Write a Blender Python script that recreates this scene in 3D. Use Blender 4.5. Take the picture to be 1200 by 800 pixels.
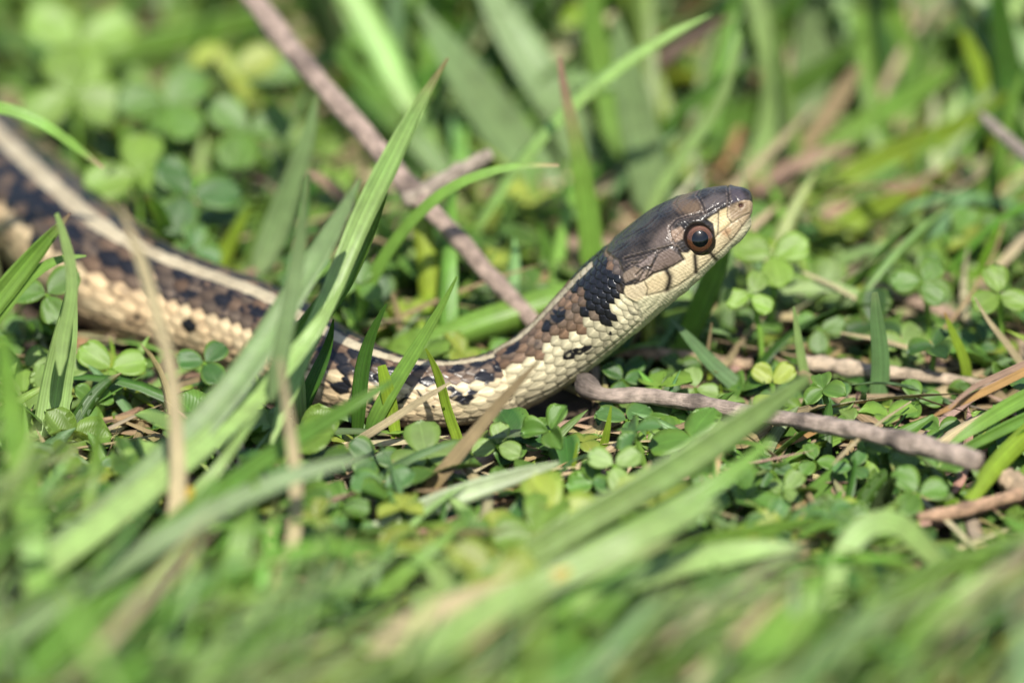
import bpy, math, random
import numpy as np
from mathutils import Vector, noise as mnoise

random.seed(7)
rng = np.random.default_rng(7)
for o in list(bpy.data.objects):
    bpy.data.objects.remove(o, do_unlink=True)
SC = bpy.context.scene
COL = SC.collection
CM = 0.01

# ------------------------------------------------------------------ camera
ELEV = math.radians(25.0)
CE, SE = math.cos(ELEV), math.sin(ELEV)
TARGET = np.array([0.0, 0.0, 0.012])
FWD = np.array([0.0, CE, -SE])
RIGHT = np.array([1.0, 0.0, 0.0])
UP = np.array([0.0, SE, CE])
CAM = TARGET - FWD * 1.0
PX = 0.145 / 1200.0            # metres per photograph pixel at one metre

cd = bpy.data.cameras.new('camera')
cam = bpy.data.objects.new('camera', cd)
COL.objects.link(cam)
cam.location = CAM
cam.rotation_euler = (math.pi / 2 - ELEV, 0, 0)
cd.sensor_width = 36.0
cd.sensor_fit = 'HORIZONTAL'
cd.lens = 36.0 / 0.145
cd.clip_start = 0.02
cd.clip_end = 200.0
cd.dof.use_dof = True
cd.dof.focus_distance = 0.9905
cd.dof.aperture_fstop = 6.8
cd.dof.aperture_blades = 9
SC.camera = cam

# ------------------------------------------------------------------ light
SUN_DIR = Vector((0.12, -0.56, 0.82)).normalized()      # towards the sun
w = bpy.data.worlds.new('World')
SC.world = w
w.use_nodes = True
wn = w.node_tree.nodes
sky = wn.new('ShaderNodeTexSky')
sky.sky_type = 'NISHITA'
sky.sun_disc = False
sky.sun_elevation = math.asin(SUN_DIR.z)
sky.sun_rotation = math.atan2(SUN_DIR.x, SUN_DIR.y)
bg = wn['Background']
bg.inputs['Strength'].default_value = 0.11
w.node_tree.links.new(sky.outputs[0], bg.inputs['Color'])
sd = bpy.data.lights.new('sun', 'SUN')
sd.energy = 4.5
sd.angle = math.radians(0.55)
sd.color = (1.0, 0.95, 0.86)
sun = bpy.data.objects.new('sun', sd)
COL.objects.link(sun)
sun.rotation_euler = SUN_DIR.to_track_quat('Z', 'Y').to_euler()
sun.location = (1, -1, 3)

SC.view_settings.view_transform = 'Standard'
SC.view_settings.look = 'None'
SC.view_settings.exposure = 0.68
SC.view_settings.gamma = 1.0
SC.cycles.use_denoising = True
SC.cycles.max_bounces = 8
SC.cycles.transmission_bounces = 4

# ------------------------------------------------------------------ pixel helpers
def ray(px, py):
    return FWD + RIGHT * ((px - 600) * PX) + UP * ((400 - py) * PX)
def on_y(px, py, y):                   # where the sight line meets the upright plane y (cm)
    r = ray(px, py); return CAM + r * ((y * CM - CAM[1]) / r[1])
def on_z(px, py, z):                   # where it meets the level z (cm)
    r = ray(px, py); return CAM + r * ((z * CM - CAM[2]) / r[2])
def depth(p): return float(np.dot(np.asarray(p) - CAM, FWD))
def project(P):
    d = P - CAM
    f = d @ FWD
    return 600 + (d @ RIGHT) / f / PX, 400 - (d @ UP) / f / PX, f

# ------------------------------------------------------------------ mesh helpers
def mesh_np(name, V, F, attrs=None, mat=None, smooth=True):
    me = bpy.data.meshes.new(name)
    V = np.ascontiguousarray(V, dtype=np.float32); F = np.ascontiguousarray(F, dtype=np.int32)
    n, k = F.shape
    me.vertices.add(len(V)); me.vertices.foreach_set('co', V.ravel())
    me.loops.add(n * k); me.loops.foreach_set('vertex_index', F.ravel())
    me.polygons.add(n)
    me.polygons.foreach_set('loop_start', np.arange(0, n * k, k, dtype=np.int32))
    me.polygons.foreach_set('loop_total', np.full(n, k, dtype=np.int32))
    me.update(calc_edges=True)
    if smooth: me.polygons.foreach_set('use_smooth', np.ones(n, dtype=bool))
    for an, (typ, dat) in (attrs or {}).items():
        a = me.attributes.new(an, typ, 'POINT')
        if typ == 'FLOAT_COLOR':
            c = np.ones((len(V), 4), np.float32); c[:, :3] = dat
            a.data.foreach_set('color', c.ravel())
        elif typ == 'FLOAT_VECTOR':
            a.data.foreach_set('vector', np.ascontiguousarray(dat, dtype=np.float32).ravel())
        else:
            a.data.foreach_set('value', np.ascontiguousarray(dat, dtype=np.float32).ravel())
    if mat: me.materials.append(mat)
    me.validate()
    return me
def link(name, me, parent=None):
    o = bpy.data.objects.new(name, me); COL.objects.link(o)
    if parent is not None: o.parent = parent
    return o
def tag(o, label=None, cat=None, group=None, kind=None):
    if label: o['label'] = label
    if cat: o['category'] = cat
    if group: o['group'] = group
    if kind: o['kind'] = kind
    return o
def recentre(V, base):
    return V - base

def norm(a): return a / np.maximum(np.linalg.norm(a, axis=-1, keepdims=True), 1e-12)

# ------------------------------------------------------------------ materials
def new_mat(name):
    m = bpy.data.materials.new(name); m.use_nodes = True
    nt = m.node_tree
    return m, nt, nt.nodes, nt.links, nt.nodes['Principled BSDF']
def math_node(N, L, op, a, b=None, c=None):
    n = N.new('ShaderNodeMath'); n.operation = op
    for i, v in enumerate((a, b, c)):
        if v is None: continue
        if isinstance(v, (int, float)): n.inputs[i].default_value = v
        else: L.new(v, n.inputs[i])
    return n.outputs[0]

def leaf_material(name, kind, rough=0.42, transl=0.38, bump=0.25):
    m, nt, N, L, B = new_mat(name)
    at = N.new('ShaderNodeAttribute'); at.attribute_name = 'tint'
    uv = N.new('ShaderNodeAttribute'); uv.attribute_name = 'leaf_uv'
    sp = N.new('ShaderNodeSeparateXYZ'); L.new(uv.outputs['Vector'], sp.inputs[0])
    u, v, r = sp.outputs
    if kind == 'blade':       # fine lines running along the blade
        wv = math_node(N, L, 'SINE', math_node(N, L, 'MULTIPLY', u, 34.0))
        wv2 = math_node(N, L, 'SINE', math_node(N, L, 'MULTIPLY', u, 13.0))
        line = math_node(N, L, 'ADD', math_node(N, L, 'MULTIPLY', wv, 0.5), math_node(N, L, 'MULTIPLY', wv2, 0.5))
        mid = math_node(N, L, 'SMOOTH_MIN', math_node(N, L, 'ABSOLUTE', u), 0.12, 0.05)
        midf = math_node(N, L, 'SUBTRACT', 1.0, math_node(N, L, 'MULTIPLY', mid, 8.0))
    else:                     # veins fan out from the midrib
        au = math_node(N, L, 'ABSOLUTE', u)
        ph = math_node(N, L, 'SUBTRACT', math_node(N, L, 'MULTIPLY', v, 84.0), math_node(N, L, 'MULTIPLY', au, 30.0))
        line = math_node(N, L, 'SINE', ph)
        mid = math_node(N, L, 'MINIMUM', au, 0.07)
        midf = math_node(N, L, 'SUBTRACT', 1.0, math_node(N, L, 'MULTIPLY', mid, 14.0))
    co = N.new('ShaderNodeTexCoord')
    nz = N.new('ShaderNodeTexNoise'); nz.inputs['Scale'].default_value = 420.0; nz.inputs['Detail'].default_value = 4
    L.new(co.outputs['Object'], nz.inputs['Vector'])
    nz2 = N.new('ShaderNodeTexNoise'); nz2.inputs['Scale'].default_value = 90.0; nz2.inputs['Detail'].default_value = 3
    L.new(co.outputs['Object'], nz2.inputs['Vector'])
    val = math_node(N, L, 'ADD', 1.0, math_node(N, L, 'MULTIPLY', line, 0.15 if kind == 'blade' else 0.02))
    val = math_node(N, L, 'ADD', val, math_node(N, L, 'MULTIPLY', math_node(N, L, 'SUBTRACT', nz.outputs[0], 0.5), 0.7))
    val = math_node(N, L, 'ADD', val, math_node(N, L, 'MULTIPLY', math_node(N, L, 'SUBTRACT', nz2.outputs[0], 0.5), 0.6))
    val = math_node(N, L, 'ADD', val, math_node(N, L, 'MULTIPLY', midf, 0.28))
    hs = N.new('ShaderNodeHueSaturation'); L.new(at.outputs['Color'], hs.inputs['Color'])
    L.new(val, hs.inputs['Value'])
    L.new(math_node(N, L, 'ADD', 0.485, math_node(N, L, 'MULTIPLY', nz2.outputs[0], 0.03)), hs.inputs['Hue'])
    # withered flecks and pale marks
    n4 = N.new('ShaderNodeTexNoise'); n4.inputs['Scale'].default_value = 260.0 if kind == 'blade' else 330.0; n4.inputs['Detail'].default_value = 5
    mp4 = N.new('ShaderNodeVectorMath'); mp4.operation = 'ADD'; L.new(co.outputs['Object'], mp4.inputs[0]); L.new(uv.outputs['Vector'], mp4.inputs[1])
    mp4.inputs[1].default_value = (0, 0, 0)
    L.new(mp4.outputs[0], n4.inputs['Vector'])
    mk = N.new('ShaderNodeMapRange'); L.new(n4.outputs[0], mk.inputs[0]); mk.inputs[1].default_value = 0.60; mk.inputs[2].default_value = 0.68; mk.inputs[4].default_value = 0.75
    mxc = N.new('ShaderNodeMix'); mxc.data_type = 'RGBA'; L.new(mk.outputs[0], mxc.inputs[0]); L.new(hs.outputs[0], mxc.inputs[6])
    mxc.inputs[7].default_value = (0.22, 0.17, 0.075, 1)
    hs_out = mxc.outputs[2]
    L.new(hs_out, B.inputs['Base Color'])
    B.inputs['Roughness'].default_value = rough
    B.inputs['Specular IOR Level'].default_value = 0.55
    bp = N.new('ShaderNodeBump'); bp.inputs['Strength'].default_value = bump; bp.inputs['Distance'].default_value = 0.0002
    L.new(math_node(N, L, 'ADD', line, math_node(N, L, 'MULTIPLY', nz.outputs[0], 1.5)), bp.inputs['Height'])
    L.new(bp.outputs[0], B.inputs['Normal'])
    tr = N.new('ShaderNodeBsdfTranslucent')
    hs2 = N.new('ShaderNodeHueSaturation'); hs2.inputs['Hue'].default_value = 0.485
    hs2.inputs['Saturation'].default_value = 1.12; hs2.inputs['Value'].default_value = 1.6
    L.new(hs_out, hs2.inputs['Color']); L.new(hs2.outputs[0], tr.inputs['Color'])
    L.new(bp.outputs[0], tr.inputs['Normal'])
    mx = N.new('ShaderNodeMixShader'); mx.inputs[0].default_value = transl
    L.new(B.outputs[0], mx.inputs[1]); L.new(tr.outputs[0], mx.inputs[2])
    L.new(mx.outputs[0], N['Material Output'].inputs['Surface'])
    return m
M_BLADE = leaf_material('grass_blade', 'blade')
M_CLOVER = leaf_material('clover_leaf', 'clover', rough=0.48, transl=0.3, bump=0.12)
M_DRY = leaf_material('dry_grass', 'blade', rough=0.65, transl=0.15, bump=0.6)

def bark_material():
    m, nt, N, L, B = new_mat('twig_bark')
    at = N.new('ShaderNodeAttribute'); at.attribute_name = 'tint'
    uv = N.new('ShaderNodeAttribute'); uv.attribute_name = 'leaf_uv'
    mp = N.new('ShaderNodeMapping'); mp.inputs['Scale'].default_value = (2.2, 30, 1)
    L.new(uv.outputs['Vector'], mp.inputs[0])
    nz = N.new('ShaderNodeTexNoise'); nz.inputs['Scale'].default_value = 2.2; nz.inputs['Detail'].default_value = 6
    L.new(mp.outputs[0], nz.inputs['Vector'])
    co = N.new('ShaderNodeTexCoord')
    n2 = N.new('ShaderNodeTexNoise'); n2.inputs['Scale'].default_value = 700; n2.inputs['Detail'].default_value = 5
    L.new(co.outputs['Object'], n2.inputs['Vector'])
    s = math_node(N, L, 'ADD', math_node(N, L, 'MULTIPLY', nz.outputs[0], 2.8), math_node(N, L, 'MULTIPLY', n2.outputs[0], 2.4))
    hs = N.new('ShaderNodeHueSaturation'); L.new(at.outputs['Color'], hs.inputs['Color'])
    L.new(math_node(N, L, 'MAXIMUM', math_node(N, L, 'SUBTRACT', s, 1.5), 0.12), hs.inputs['Value'])
    L.new(hs.outputs[0], B.inputs['Base Color'])
    B.inputs['Roughness'].default_value = 0.8
    bp = N.new('ShaderNodeBump'); bp.inputs['Strength'].default_value = 0.7; bp.inputs['Distance'].default_value = 0.0005
    L.new(s, bp.inputs['Height']); L.new(bp.outputs[0], B.inputs['Normal'])
    return m
M_BARK = bark_material()

def soil_material():
    m, nt, N, L, B = new_mat('soil')
    co = N.new('ShaderNodeTexCoord')
    nz = N.new('ShaderNodeTexNoise'); nz.inputs['Scale'].default_value = 260; nz.inputs['Detail'].default_value = 8
    L.new(co.outputs['Object'], nz.inputs['Vector'])
    cr = N.new('ShaderNodeValToRGB'); L.new(nz.outputs[0], cr.inputs[0])
    cr.color_ramp.elements[0].position = 0.35; cr.color_ramp.elements[0].color = (0.025, 0.018, 0.011, 1)
    cr.color_ramp.elements[1].position = 0.7; cr.color_ramp.elements[1].color = (0.11, 0.075, 0.045, 1)
    # beyond the built turf the sheet is lawn-coloured
    sx = N.new('ShaderNodeSeparateXYZ'); L.new(co.outputs['Object'], sx.inputs[0])
    ln = N.new('ShaderNodeVectorMath'); ln.operation = 'LENGTH'; L.new(co.outputs['Object'], ln.inputs[0])
    mr = N.new('ShaderNodeMapRange'); L.new(ln.outputs['Value'], mr.inputs[0])
    mr.inputs[1].default_value = 0.35; mr.inputs[2].default_value = 0.7
    n3 = N.new('ShaderNodeTexNoise'); n3.inputs['Scale'].default_value = 60; n3.inputs['Detail'].default_value = 6
    L.new(co.outputs['Object'], n3.inputs['Vector'])
    c3 = N.new('ShaderNodeValToRGB'); L.new(n3.outputs[0], c3.inputs[0])
    c3.color_ramp.elements[0].color = (0.02, 0.05, 0.012, 1); c3.color_ramp.elements[1].color = (0.09, 0.19, 0.04, 1)
    mx = N.new('ShaderNodeMix'); mx.data_type = 'RGBA'
    L.new(mr.outputs[0], mx.inputs[0]); L.new(cr.outputs[0], mx.inputs[6]); L.new(c3.outputs[0], mx.inputs[7])
    L.new(mx.outputs[2], B.inputs['Base Color'])
    B.inputs['Roughness'].default_value = 0.95
    bp = N.new('ShaderNodeBump'); bp.inputs['Strength'].default_value = 1; bp.inputs['Distance'].default_value = 0.002
    L.new(nz.outputs[0], bp.inputs['Height']); L.new(bp.outputs[0], B.inputs['Normal'])
    return m

def snake_material():
    m, nt, N, L, B = new_mat('snake_skin')
    at = N.new('ShaderNodeAttribute'); at.attribute_name = 'tint'
    gl = N.new('ShaderNodeAttribute'); gl.attribute_name = 'gloss'
    co = N.new('ShaderNodeTexCoord')
    nz = N.new('ShaderNodeTexNoise'); nz.inputs['Scale'].default_value = 2600; nz.inputs['Detail'].default_value = 3
    L.new(co.outputs['Object'], nz.inputs['Vector'])
    hs = N.new('ShaderNodeHueSaturation'); L.new(at.outputs['Color'], hs.inputs['Color'])
    L.new(math_node(N, L, 'ADD', 0.82, math_node(N, L, 'MULTIPLY', nz.outputs[0], 0.36)), hs.inputs['Value'])
    L.new(hs.outputs[0], B.inputs['Base Color'])
    L.new(math_node(N, L, 'SUBTRACT', 0.62, math_node(N, L, 'MULTIPLY', gl.outputs['Fac'], 0.3)), B.inputs['Roughness'])
    B.inputs['Specular IOR Level'].default_value = 0.45
    bp = N.new('ShaderNodeBump'); bp.inputs['Strength'].default_value = 0.35; bp.inputs['Distance'].default_value = 0.00006
    L.new(nz.outputs[0], bp.inputs['Height']); L.new(bp.outputs[0], B.inputs['Normal'])
    return m
def eye_material():
    m, nt, N, L, B = new_mat('snake_eye')
    at = N.new('ShaderNodeAttribute'); at.attribute_name = 'tint'
    L.new(at.outputs['Color'], B.inputs['Base Color'])
    B.inputs['Roughness'].default_value = 0.3
    B.inputs['Specular IOR Level'].default_value = 0.05
    B.inputs['Coat Weight'].default_value = 1.0
    B.inputs['Coat Roughness'].default_value = 0.03
    return m

# ------------------------------------------------------------------ the ground
def build_ground():
    n = 181
    t = np.linspace(-1, 1, n)
    g = np.sinh(t * 5.2) / np.sinh(5.2) * 40.0
    X, Y = np.meshgrid(g, g + 0.02, indexing='ij')
    Z = np.zeros_like(X)
    for i in range(n):
        for j in range(n):
            if abs(X[i, j]) < 1.2 and abs(Y[i, j]) < 1.2:
                Z[i, j] = mnoise.noise(Vector((X[i, j] * 45, Y[i, j] * 45, 0))) * 0.0016 - 0.0012
            else:
                Z[i, j] = -0.0012
    V = np.stack([X, Y, Z], -1).reshape(-1, 3)
    idx = np.arange(n * n).reshape(n, n)
    F = np.stack([idx[:-1, :-1], idx[1:, :-1], idx[1:, 1:], idx[:-1, 1:]], -1).reshape(-1, 4)
    o = link('ground', mesh_np('ground', V, F, None, soil_material()))
    tag(o, kind='structure')
build_ground()

# ------------------------------------------------------------------ spline
def cspline(x, y, xq):
    """natural cubic spline, y may be (n,k)"""
    x = np.asarray(x, float); y = np.asarray(y, float)
    one = y.ndim == 1
    if one: y = y[:, None]
    n = len(x); h = np.diff(x)
    A = np.zeros((n, n)); R = np.zeros((n, y.shape[1]))
    A[0, 0] = A[-1, -1] = 1
    for i in range(1, n - 1):
        A[i, i - 1] = h[i - 1]; A[i, i] = 2 * (h[i - 1] + h[i]); A[i, i + 1] = h[i]
        R[i] = 3 * ((y[i + 1] - y[i]) / h[i] - (y[i] - y[i - 1]) / h[i - 1])
    c = np.linalg.solve(A, R)
    b = (y[1:] - y[:-1]) / h[:, None] - h[:, None] * (2 * c[:-1] + c[1:]) / 3
    d = (c[1:] - c[:-1]) / (3 * h[:, None])
    k = np.clip(np.searchsorted(x, xq) - 1, 0, n - 2)
    t = (xq - x[k])[:, None]
    o = y[k] + b[k] * t + c[k] * t ** 2 + d[k] * t ** 3
    return o[:, 0] if one else o

# ------------------------------------------------------------------ the snake
# (top x, top y, bottom x, bottom y, width/height, roll deg) - outline pairs from snout to tail
ST = [
 (882, 239, 882, 240, 1.00, 0), (881, 230, 882, 249, 1.00, 0), (876, 223, 880, 256, 1.00, 0), (867, 217.5, 872, 266, 0.98, 0), (851, 216, 860, 282, 0.98, 0),
 (830, 219.5, 844, 297, 1.02, 0), (805, 227, 826, 314, 1.10, 0), (784, 235, 806, 332, 1.18, 0),
 (766, 248, 786, 349, 1.22, 0), (745, 265, 764, 366, 1.24, 0), (723, 283, 743, 384, 1.22, 0),
 (701, 302, 724, 402, 1.16, 2), (684, 320, 708, 416, 1.10, 3), (668, 338, 691, 430, 1.05, 4),
 (651, 357, 673, 444, 1.0, 4), (631, 376, 651, 459, 1.0, 3), (609, 393, 625, 474, 1.0, 2),
 (586, 407, 597, 487, 1.0, 0), (560, 416, 568, 494, 1.0, 0), (530, 421, 534, 499, 1.0, 0),
 (500, 421, 500, 501, 1.0, 2), (470, 416, 465, 500, 1.02, 5), (440, 405, 431, 496, 1.03, 8),
 (410, 390, 397, 487, 1.04, 10), (380, 372, 364, 475, 1.05, 11), (350, 352, 331, 459, 1.05, 11),
 (320, 335, 296, 444, 1.05, 11), (288, 322, 261, 432, 1.05, 11), (254, 310, 224, 420, 1.05, 11),
 (220, 297, 185, 410, 1.05, 11), (186, 281, 145, 399, 1.05, 11), (155, 261, 106, 383, 1.05, 11),
 (125, 237, 69, 357, 1.05, 11), (90, 206, 31, 324, 1.05, 10), (50, 170, -8, 285, 1.05, 10),
 (10, 133, -48, 247, 1.05, 9), (-30, 96, -88, 208, 1.05, 8), (-75, 60, -130, 168, 1.05, 6),
 (-130, 34, -176, 138, 1.05, 3), (-200, 22, -232, 122, 1.05, 0), (-290, 30, -300, 126, 1.05, 0),
 (-400, 55, -392, 145, 1.0, 0), (-500, 90, -484, 170, 1.0, 0), (-600, 110, -590, 176, 1.0, 0),
 (-720, 112, -718, 160, 1.0, 0), (-840, 96, -843, 128, 1.0, 0), (-960, 84, -962, 100, 1.0, 0), (-1060, 90, -1060, 93, 1.0, 0)]
def densify():
    A = np.array(ST, float)
    mid = (A[:, 0:2] + A[:, 2:4]) / 2
    T = np.hypot(A[:, 0] - A[:, 2], A[:, 1] - A[:, 3])
    pos = []; rad = []
    i_ground = 17
    yg = None
    # ground contact for the trunk: the axis sits one radius above the soil
    tmp = {}
    for i in range(len(A)):
        r_px = T[i] / 2
        zc = r_px * PX * 0.93
        p = on_z(mid[i, 0], mid[i, 1], zc / CM)
        zc = r_px * PX * depth(p) * 0.93
        tmp[i] = on_z(mid[i, 0], mid[i, 1], zc / CM)
    yh = tmp[i_ground][1] - 0.0002
    for i in range(len(A)):
        if i < i_ground: p = on_y(mid[i, 0], mid[i, 1], yh / CM)
        else: p = tmp[i]
        pos.append(p); rad.append(T[i] / 2 * PX * depth(p))
    pos = np.array(pos); rad = np.array(rad)
    return pos, rad, A[:, 4], np.radians(A[:, 5]), yh
AX, AR, AW, AROLL, YH = densify()
chord = np.concatenate([[0], np.cumsum(np.linalg.norm(np.diff(AX, axis=0), axis=1))])
PXM = PX * 0.99
S_TOT = chord[-1] / PXM                # length in photograph pixels
def px_s(i): return chord[i] / PXM
# sampling: fine on the head, coarser toward the tail
s_list = []; s = 0.0
while s < S_TOT:
    s_list.append(s)
    s += 0.25 if s < 3 else 0.62 if s < 250 else 0.95 if s < 560 else 1.7 if s < 1120 else 5.0
S = np.array(s_list)
cen = cspline(chord / PXM, AX, S)
rad = np.sqrt(np.interp(S, chord / PXM, AR ** 2))
k = np.hanning(25); k /= k.sum()
rs = np.convolve(np.pad(rad, 12, mode='edge'), k, 'valid')
wt = np.clip((S - 14) / 20, 0, 1)
rad = rad * (1 - wt) + rs * wt
asp = np.interp(S, chord / PXM, AW)
roll = np.interp(S, chord / PXM, AROLL) - math.radians(3.5) * np.clip((S - 350) / 200, 0, 1)
tan = norm(-np.gradient(cen, S, axis=0))       # towards the snout
bl = norm(np.cross(tan, np.array([0, 0, 1.0])))
nn = np.cross(bl, tan)
c_, s_ = np.cos(roll)[:, None], np.sin(roll)[:, None]
n2 = nn * c_ + bl * s_; b2 = bl * c_ - nn * s_
NT = 400
TH = np.linspace(-math.pi, math.pi, NT, endpoint=False)
Hh = rad / np.sqrt(CE ** 2 + SE ** 2 * asp ** 2)
Ww = Hh * asp
headf = np.clip(1 - (S - 190) / 90, 0, 1)
ex = 2.0 + 0.55 * headf * np.clip(S / 30, 0, 1)
ct, st = np.cos(TH), np.sin(TH)
Vv = np.sign(ct) * np.abs(ct)[None, :] ** (2 / ex[:, None]) * Hh[:, None]
Wv = np.sign(st) * np.abs(st)[None, :] ** (2 / ex[:, None]) * Ww[:, None]
# keep the silhouette the same with the squarer section
shr = 1 - 0.055 * (ex - 2) / 0.55
Vv *= shr[:, None]; Wv *= shr[:, None]
BASE = cen[:, None, :] + n2[:, None, :] * Vv[..., None] + b2[:, None, :] * Wv[..., None]
# outward normals of the smooth surface
dS = np.gradient(BASE, axis=0); dT = (np.roll(BASE, -1, 1) - np.roll(BASE, 1, 1))
NRM = norm(np.cross(dT, dS))
outw = BASE - cen[:, None, :]
NRM *= np.sign(np.sum(NRM * outw, -1, keepdims=True) + 1e-12)
# head chart: side view of the near half, mirrored for the far half
mir = np.arange(NT); mir = np.where(TH < 0, (NT - mir) % NT, mir)
CXg, CYg, _ = project(BASE.reshape(-1, 3))
CXg = CXg.reshape(len(S), NT)[:, mir]; CYg = CYg.reshape(len(S), NT)[:, mir]
TD = np.degrees(np.abs(TH))[None, :] * np.ones((len(S), 1))

# --- scale lattice
ROW = 14.4
VENT = 124.0
r_px = rad / PXM
Ls = np.interp(S, [0, 200, 250, 330, 600], [8.5, 10.0, 13.0, 16.0, 16.5]) * (1 + (r_px / 42 - 1) * np.clip((S - 300) / 150, 0, 1))
Ls = np.maximum(Ls, 3.0) * (1 + 0.07 * np.sin(S * 0.021 + 1) + 0.04 * np.sin(S * 0.057))
aS = np.concatenate([[0], np.cumsum(np.diff(S) / ((Ls[1:] + Ls[:-1]) / 2))])
Aa = aS[:, None] * np.ones((1, NT))
Rr = np.degrees(TH)[None, :] / ROW * np.ones((len(S), 1))
best = np.full(Aa.shape, 1e9); Q = np.ones_like(Aa); XI = np.zeros_like(Aa); YI = np.zeros_like(Aa)
IA = np.zeros_like(Aa); IJ = np.zeros_like(Aa)
j0 = np.round(Rr)
for dj in (-1, 0, 1):
    j = j0 + dj
    off = 0.5 * (np.abs(j) % 2)
    i0 = np.round(Aa - off)
    for di in (-1, 0, 1):
        ac = i0 + di + off
        x = Aa - ac; y = Rr - j
        # pointed toward the tail, rounded toward the head
        q = np.abs(x / 0.92) ** 1.35 + np.abs(y / 0.86) ** 1.4
        ok = (q < 1) & (ac < best)
        best = np.where(ok, ac, best); Q = np.where(ok, q, Q); XI = np.where(ok, x, XI); YI = np.where(ok, y, YI)
        IA = np.where(ok, ac, IA); IJ = np.where(ok, j, IJ)
rel = np.where(best < 1e8, (1 - Q ** 6) * (0.62 - 0.85 * np.clip(XI, -0.8, 0.8) * -1) + 0.40 * np.exp(-(YI / 0.10) ** 2) * (1 - Q), 0.0)
bead = (1 - Q) ** 0.5
# ventral scutes
vent = TD > VENT
av = np.mod(Aa, 1.0)
relv = np.clip(np.minimum(av, 1 - av) / 0.1, 0, 1) * (0.6 + 0.5 * av)
ev = np.clip((TD - VENT) / 3.0, 0, 1)
sc_rel = np.where(vent, relv * ev, rel * np.clip((VENT - TD) / 3.0, 0, 1))
IAv = np.floor(Aa) + 0.5

# --- chart painting helpers
def seg_dist(X, Y, pts):
    d = np.full(X.shape, 1e9)
    for (x0, y0), (x1, y1) in zip(pts[:-1], pts[1:]):
        dx, dy = x1 - x0, y1 - y0
        t = np.clip(((X - x0) * dx + (Y - y0) * dy) / (dx * dx + dy * dy + 1e-9), 0, 1)
        d = np.minimum(d, np.hypot(X - x0 - t * dx, Y - y0 - t * dy))
    return d
def inside(X, Y, poly):
    r = np.zeros(X.shape, bool); n = len(poly)
    for i in range(n):
        x0, y0 = poly[i]; x1, y1 = poly[(i + 1) % n]
        c = ((y0 > Y) != (y1 > Y)) & (X < (x1 - x0) * (Y - y0) / (y1 - y0 + 1e-12) + x0)
        r ^= c
    return r
def sm(a, lo, hi):
    t = np.clip((a - lo) / (hi - lo), 0, 1); return t * t * (3 - 2 * t)
def hsh(a, b, k=0):
    v = np.sin(a * 127.1 + b * 311.7 + k * 74.7) * 43758.5453
    return v - np.floor(v)

# --- body markings: black blotches on the near flank (mirrored on the far one)
BLOTS = [ # x, y, rx, ry, tilt
 (6,172,12,8,35),(20,197,12,8,35),(50,241,13,8,35),(86,271,12,8,35),(88,232,12,8,35),(120,272,12,8,30),(129,306,13,9,25),(165,318,11,7,20),(152,285,12,7,25),
 (182,305,12,8,20),(214,320,13,8,18),(221,344,13,7,15),(262,329,13,8,15),(262,351,12,7,15),(296,343,13,8,15),(300,364,11,6,15),
 (334,372,12,8,20),(340,398,12,7,20),(372,392,12,9,25),(395,418,13,8,25),(416,408,11,7,20),(442,424,11,7,10),(438,442,11,6,10),(487,430,13,7,5),(505,447,13,6,5),
 (535,431,15,6,-8),(569,441,14,8,-15),(585,431,8,6,-20),(600,408,13,5,-32),(572,421,10,4,-20),(641,382,7,4,-40),(655,371,10,7,-45),
 (131,359,4,4,0),(227,383,4,5,0),(272,392,5,6,0),(356,430,5,7,0),(405,455,6,13,0),(470,469,15,4,-20),(545,469,11,8,-15),(554,458,6,5,0),(614,448,4,3,0),(680,411,17,4.5,-25),(640,430,4,3,0),(716,392,4,3,0),(596,462,5,3,0),(530,455,6,4,0),(100,330,4,4,0),(310,398,4,4,0),(60,300,4,4,0),(436,470,4,5,0),(510,478,4,3,0)]
def blots(X, Y):
    m = np.zeros(X.shape)
    for x, y, rx, ry, a in BLOTS:
        c, s2 = math.cos(math.radians(a)), math.sin(math.radians(a))
        dx, dy = X - x, Y - y
        e = (dx * c + dy * s2) ** 2 / (rx * 1.0) ** 2 + (-dx * s2 + dy * c) ** 2 / (ry * 1.0) ** 2
        m = np.maximum(m, 1.32 - e)
    return m
NAPE = [(727,343),(729,328),(722,314),(712,308),(703,312),(692,325),(685,338),(688,350),(683,362),(690,367),(697,376),(714,379),(721,372),(721,358)]
TEMPLE = [(727,343),(729,328),(722,314),(714,306),(728,302),(750,318),(742,338)]

# position of each scale's centre on the chart
ia = np.where(vent, IAv, IA)
si = np.clip(np.searchsorted(aS, ia), 0, len(S) - 1)
ti = np.where(vent, (np.degrees(TH)[None, :] * 0 + 0), 0)
th_c = np.where(vent, TD * np.sign(TH)[None, :], IJ * ROW)
ti = np.mod(np.round((np.radians(th_c) + math.pi) / (2 * math.pi / NT)).astype(int), NT)
Cx, Cy = CXg[si, ti], CYg[si, ti]
Cth = np.abs(th_c); Cs = S[si]
h1 = hsh(ia, np.where(vent, 0, IJ), 1)
edge_n = 6 * np.sin(CXg * 0.31 + 2 * np.sin(CYg * 0.23)) * np.sin(CYg * 0.37 + 1.3 * np.sin(CXg * 0.19))
_ = 0; h2 = hsh(ia, np.where(vent, 0, IJ), 2)

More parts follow.
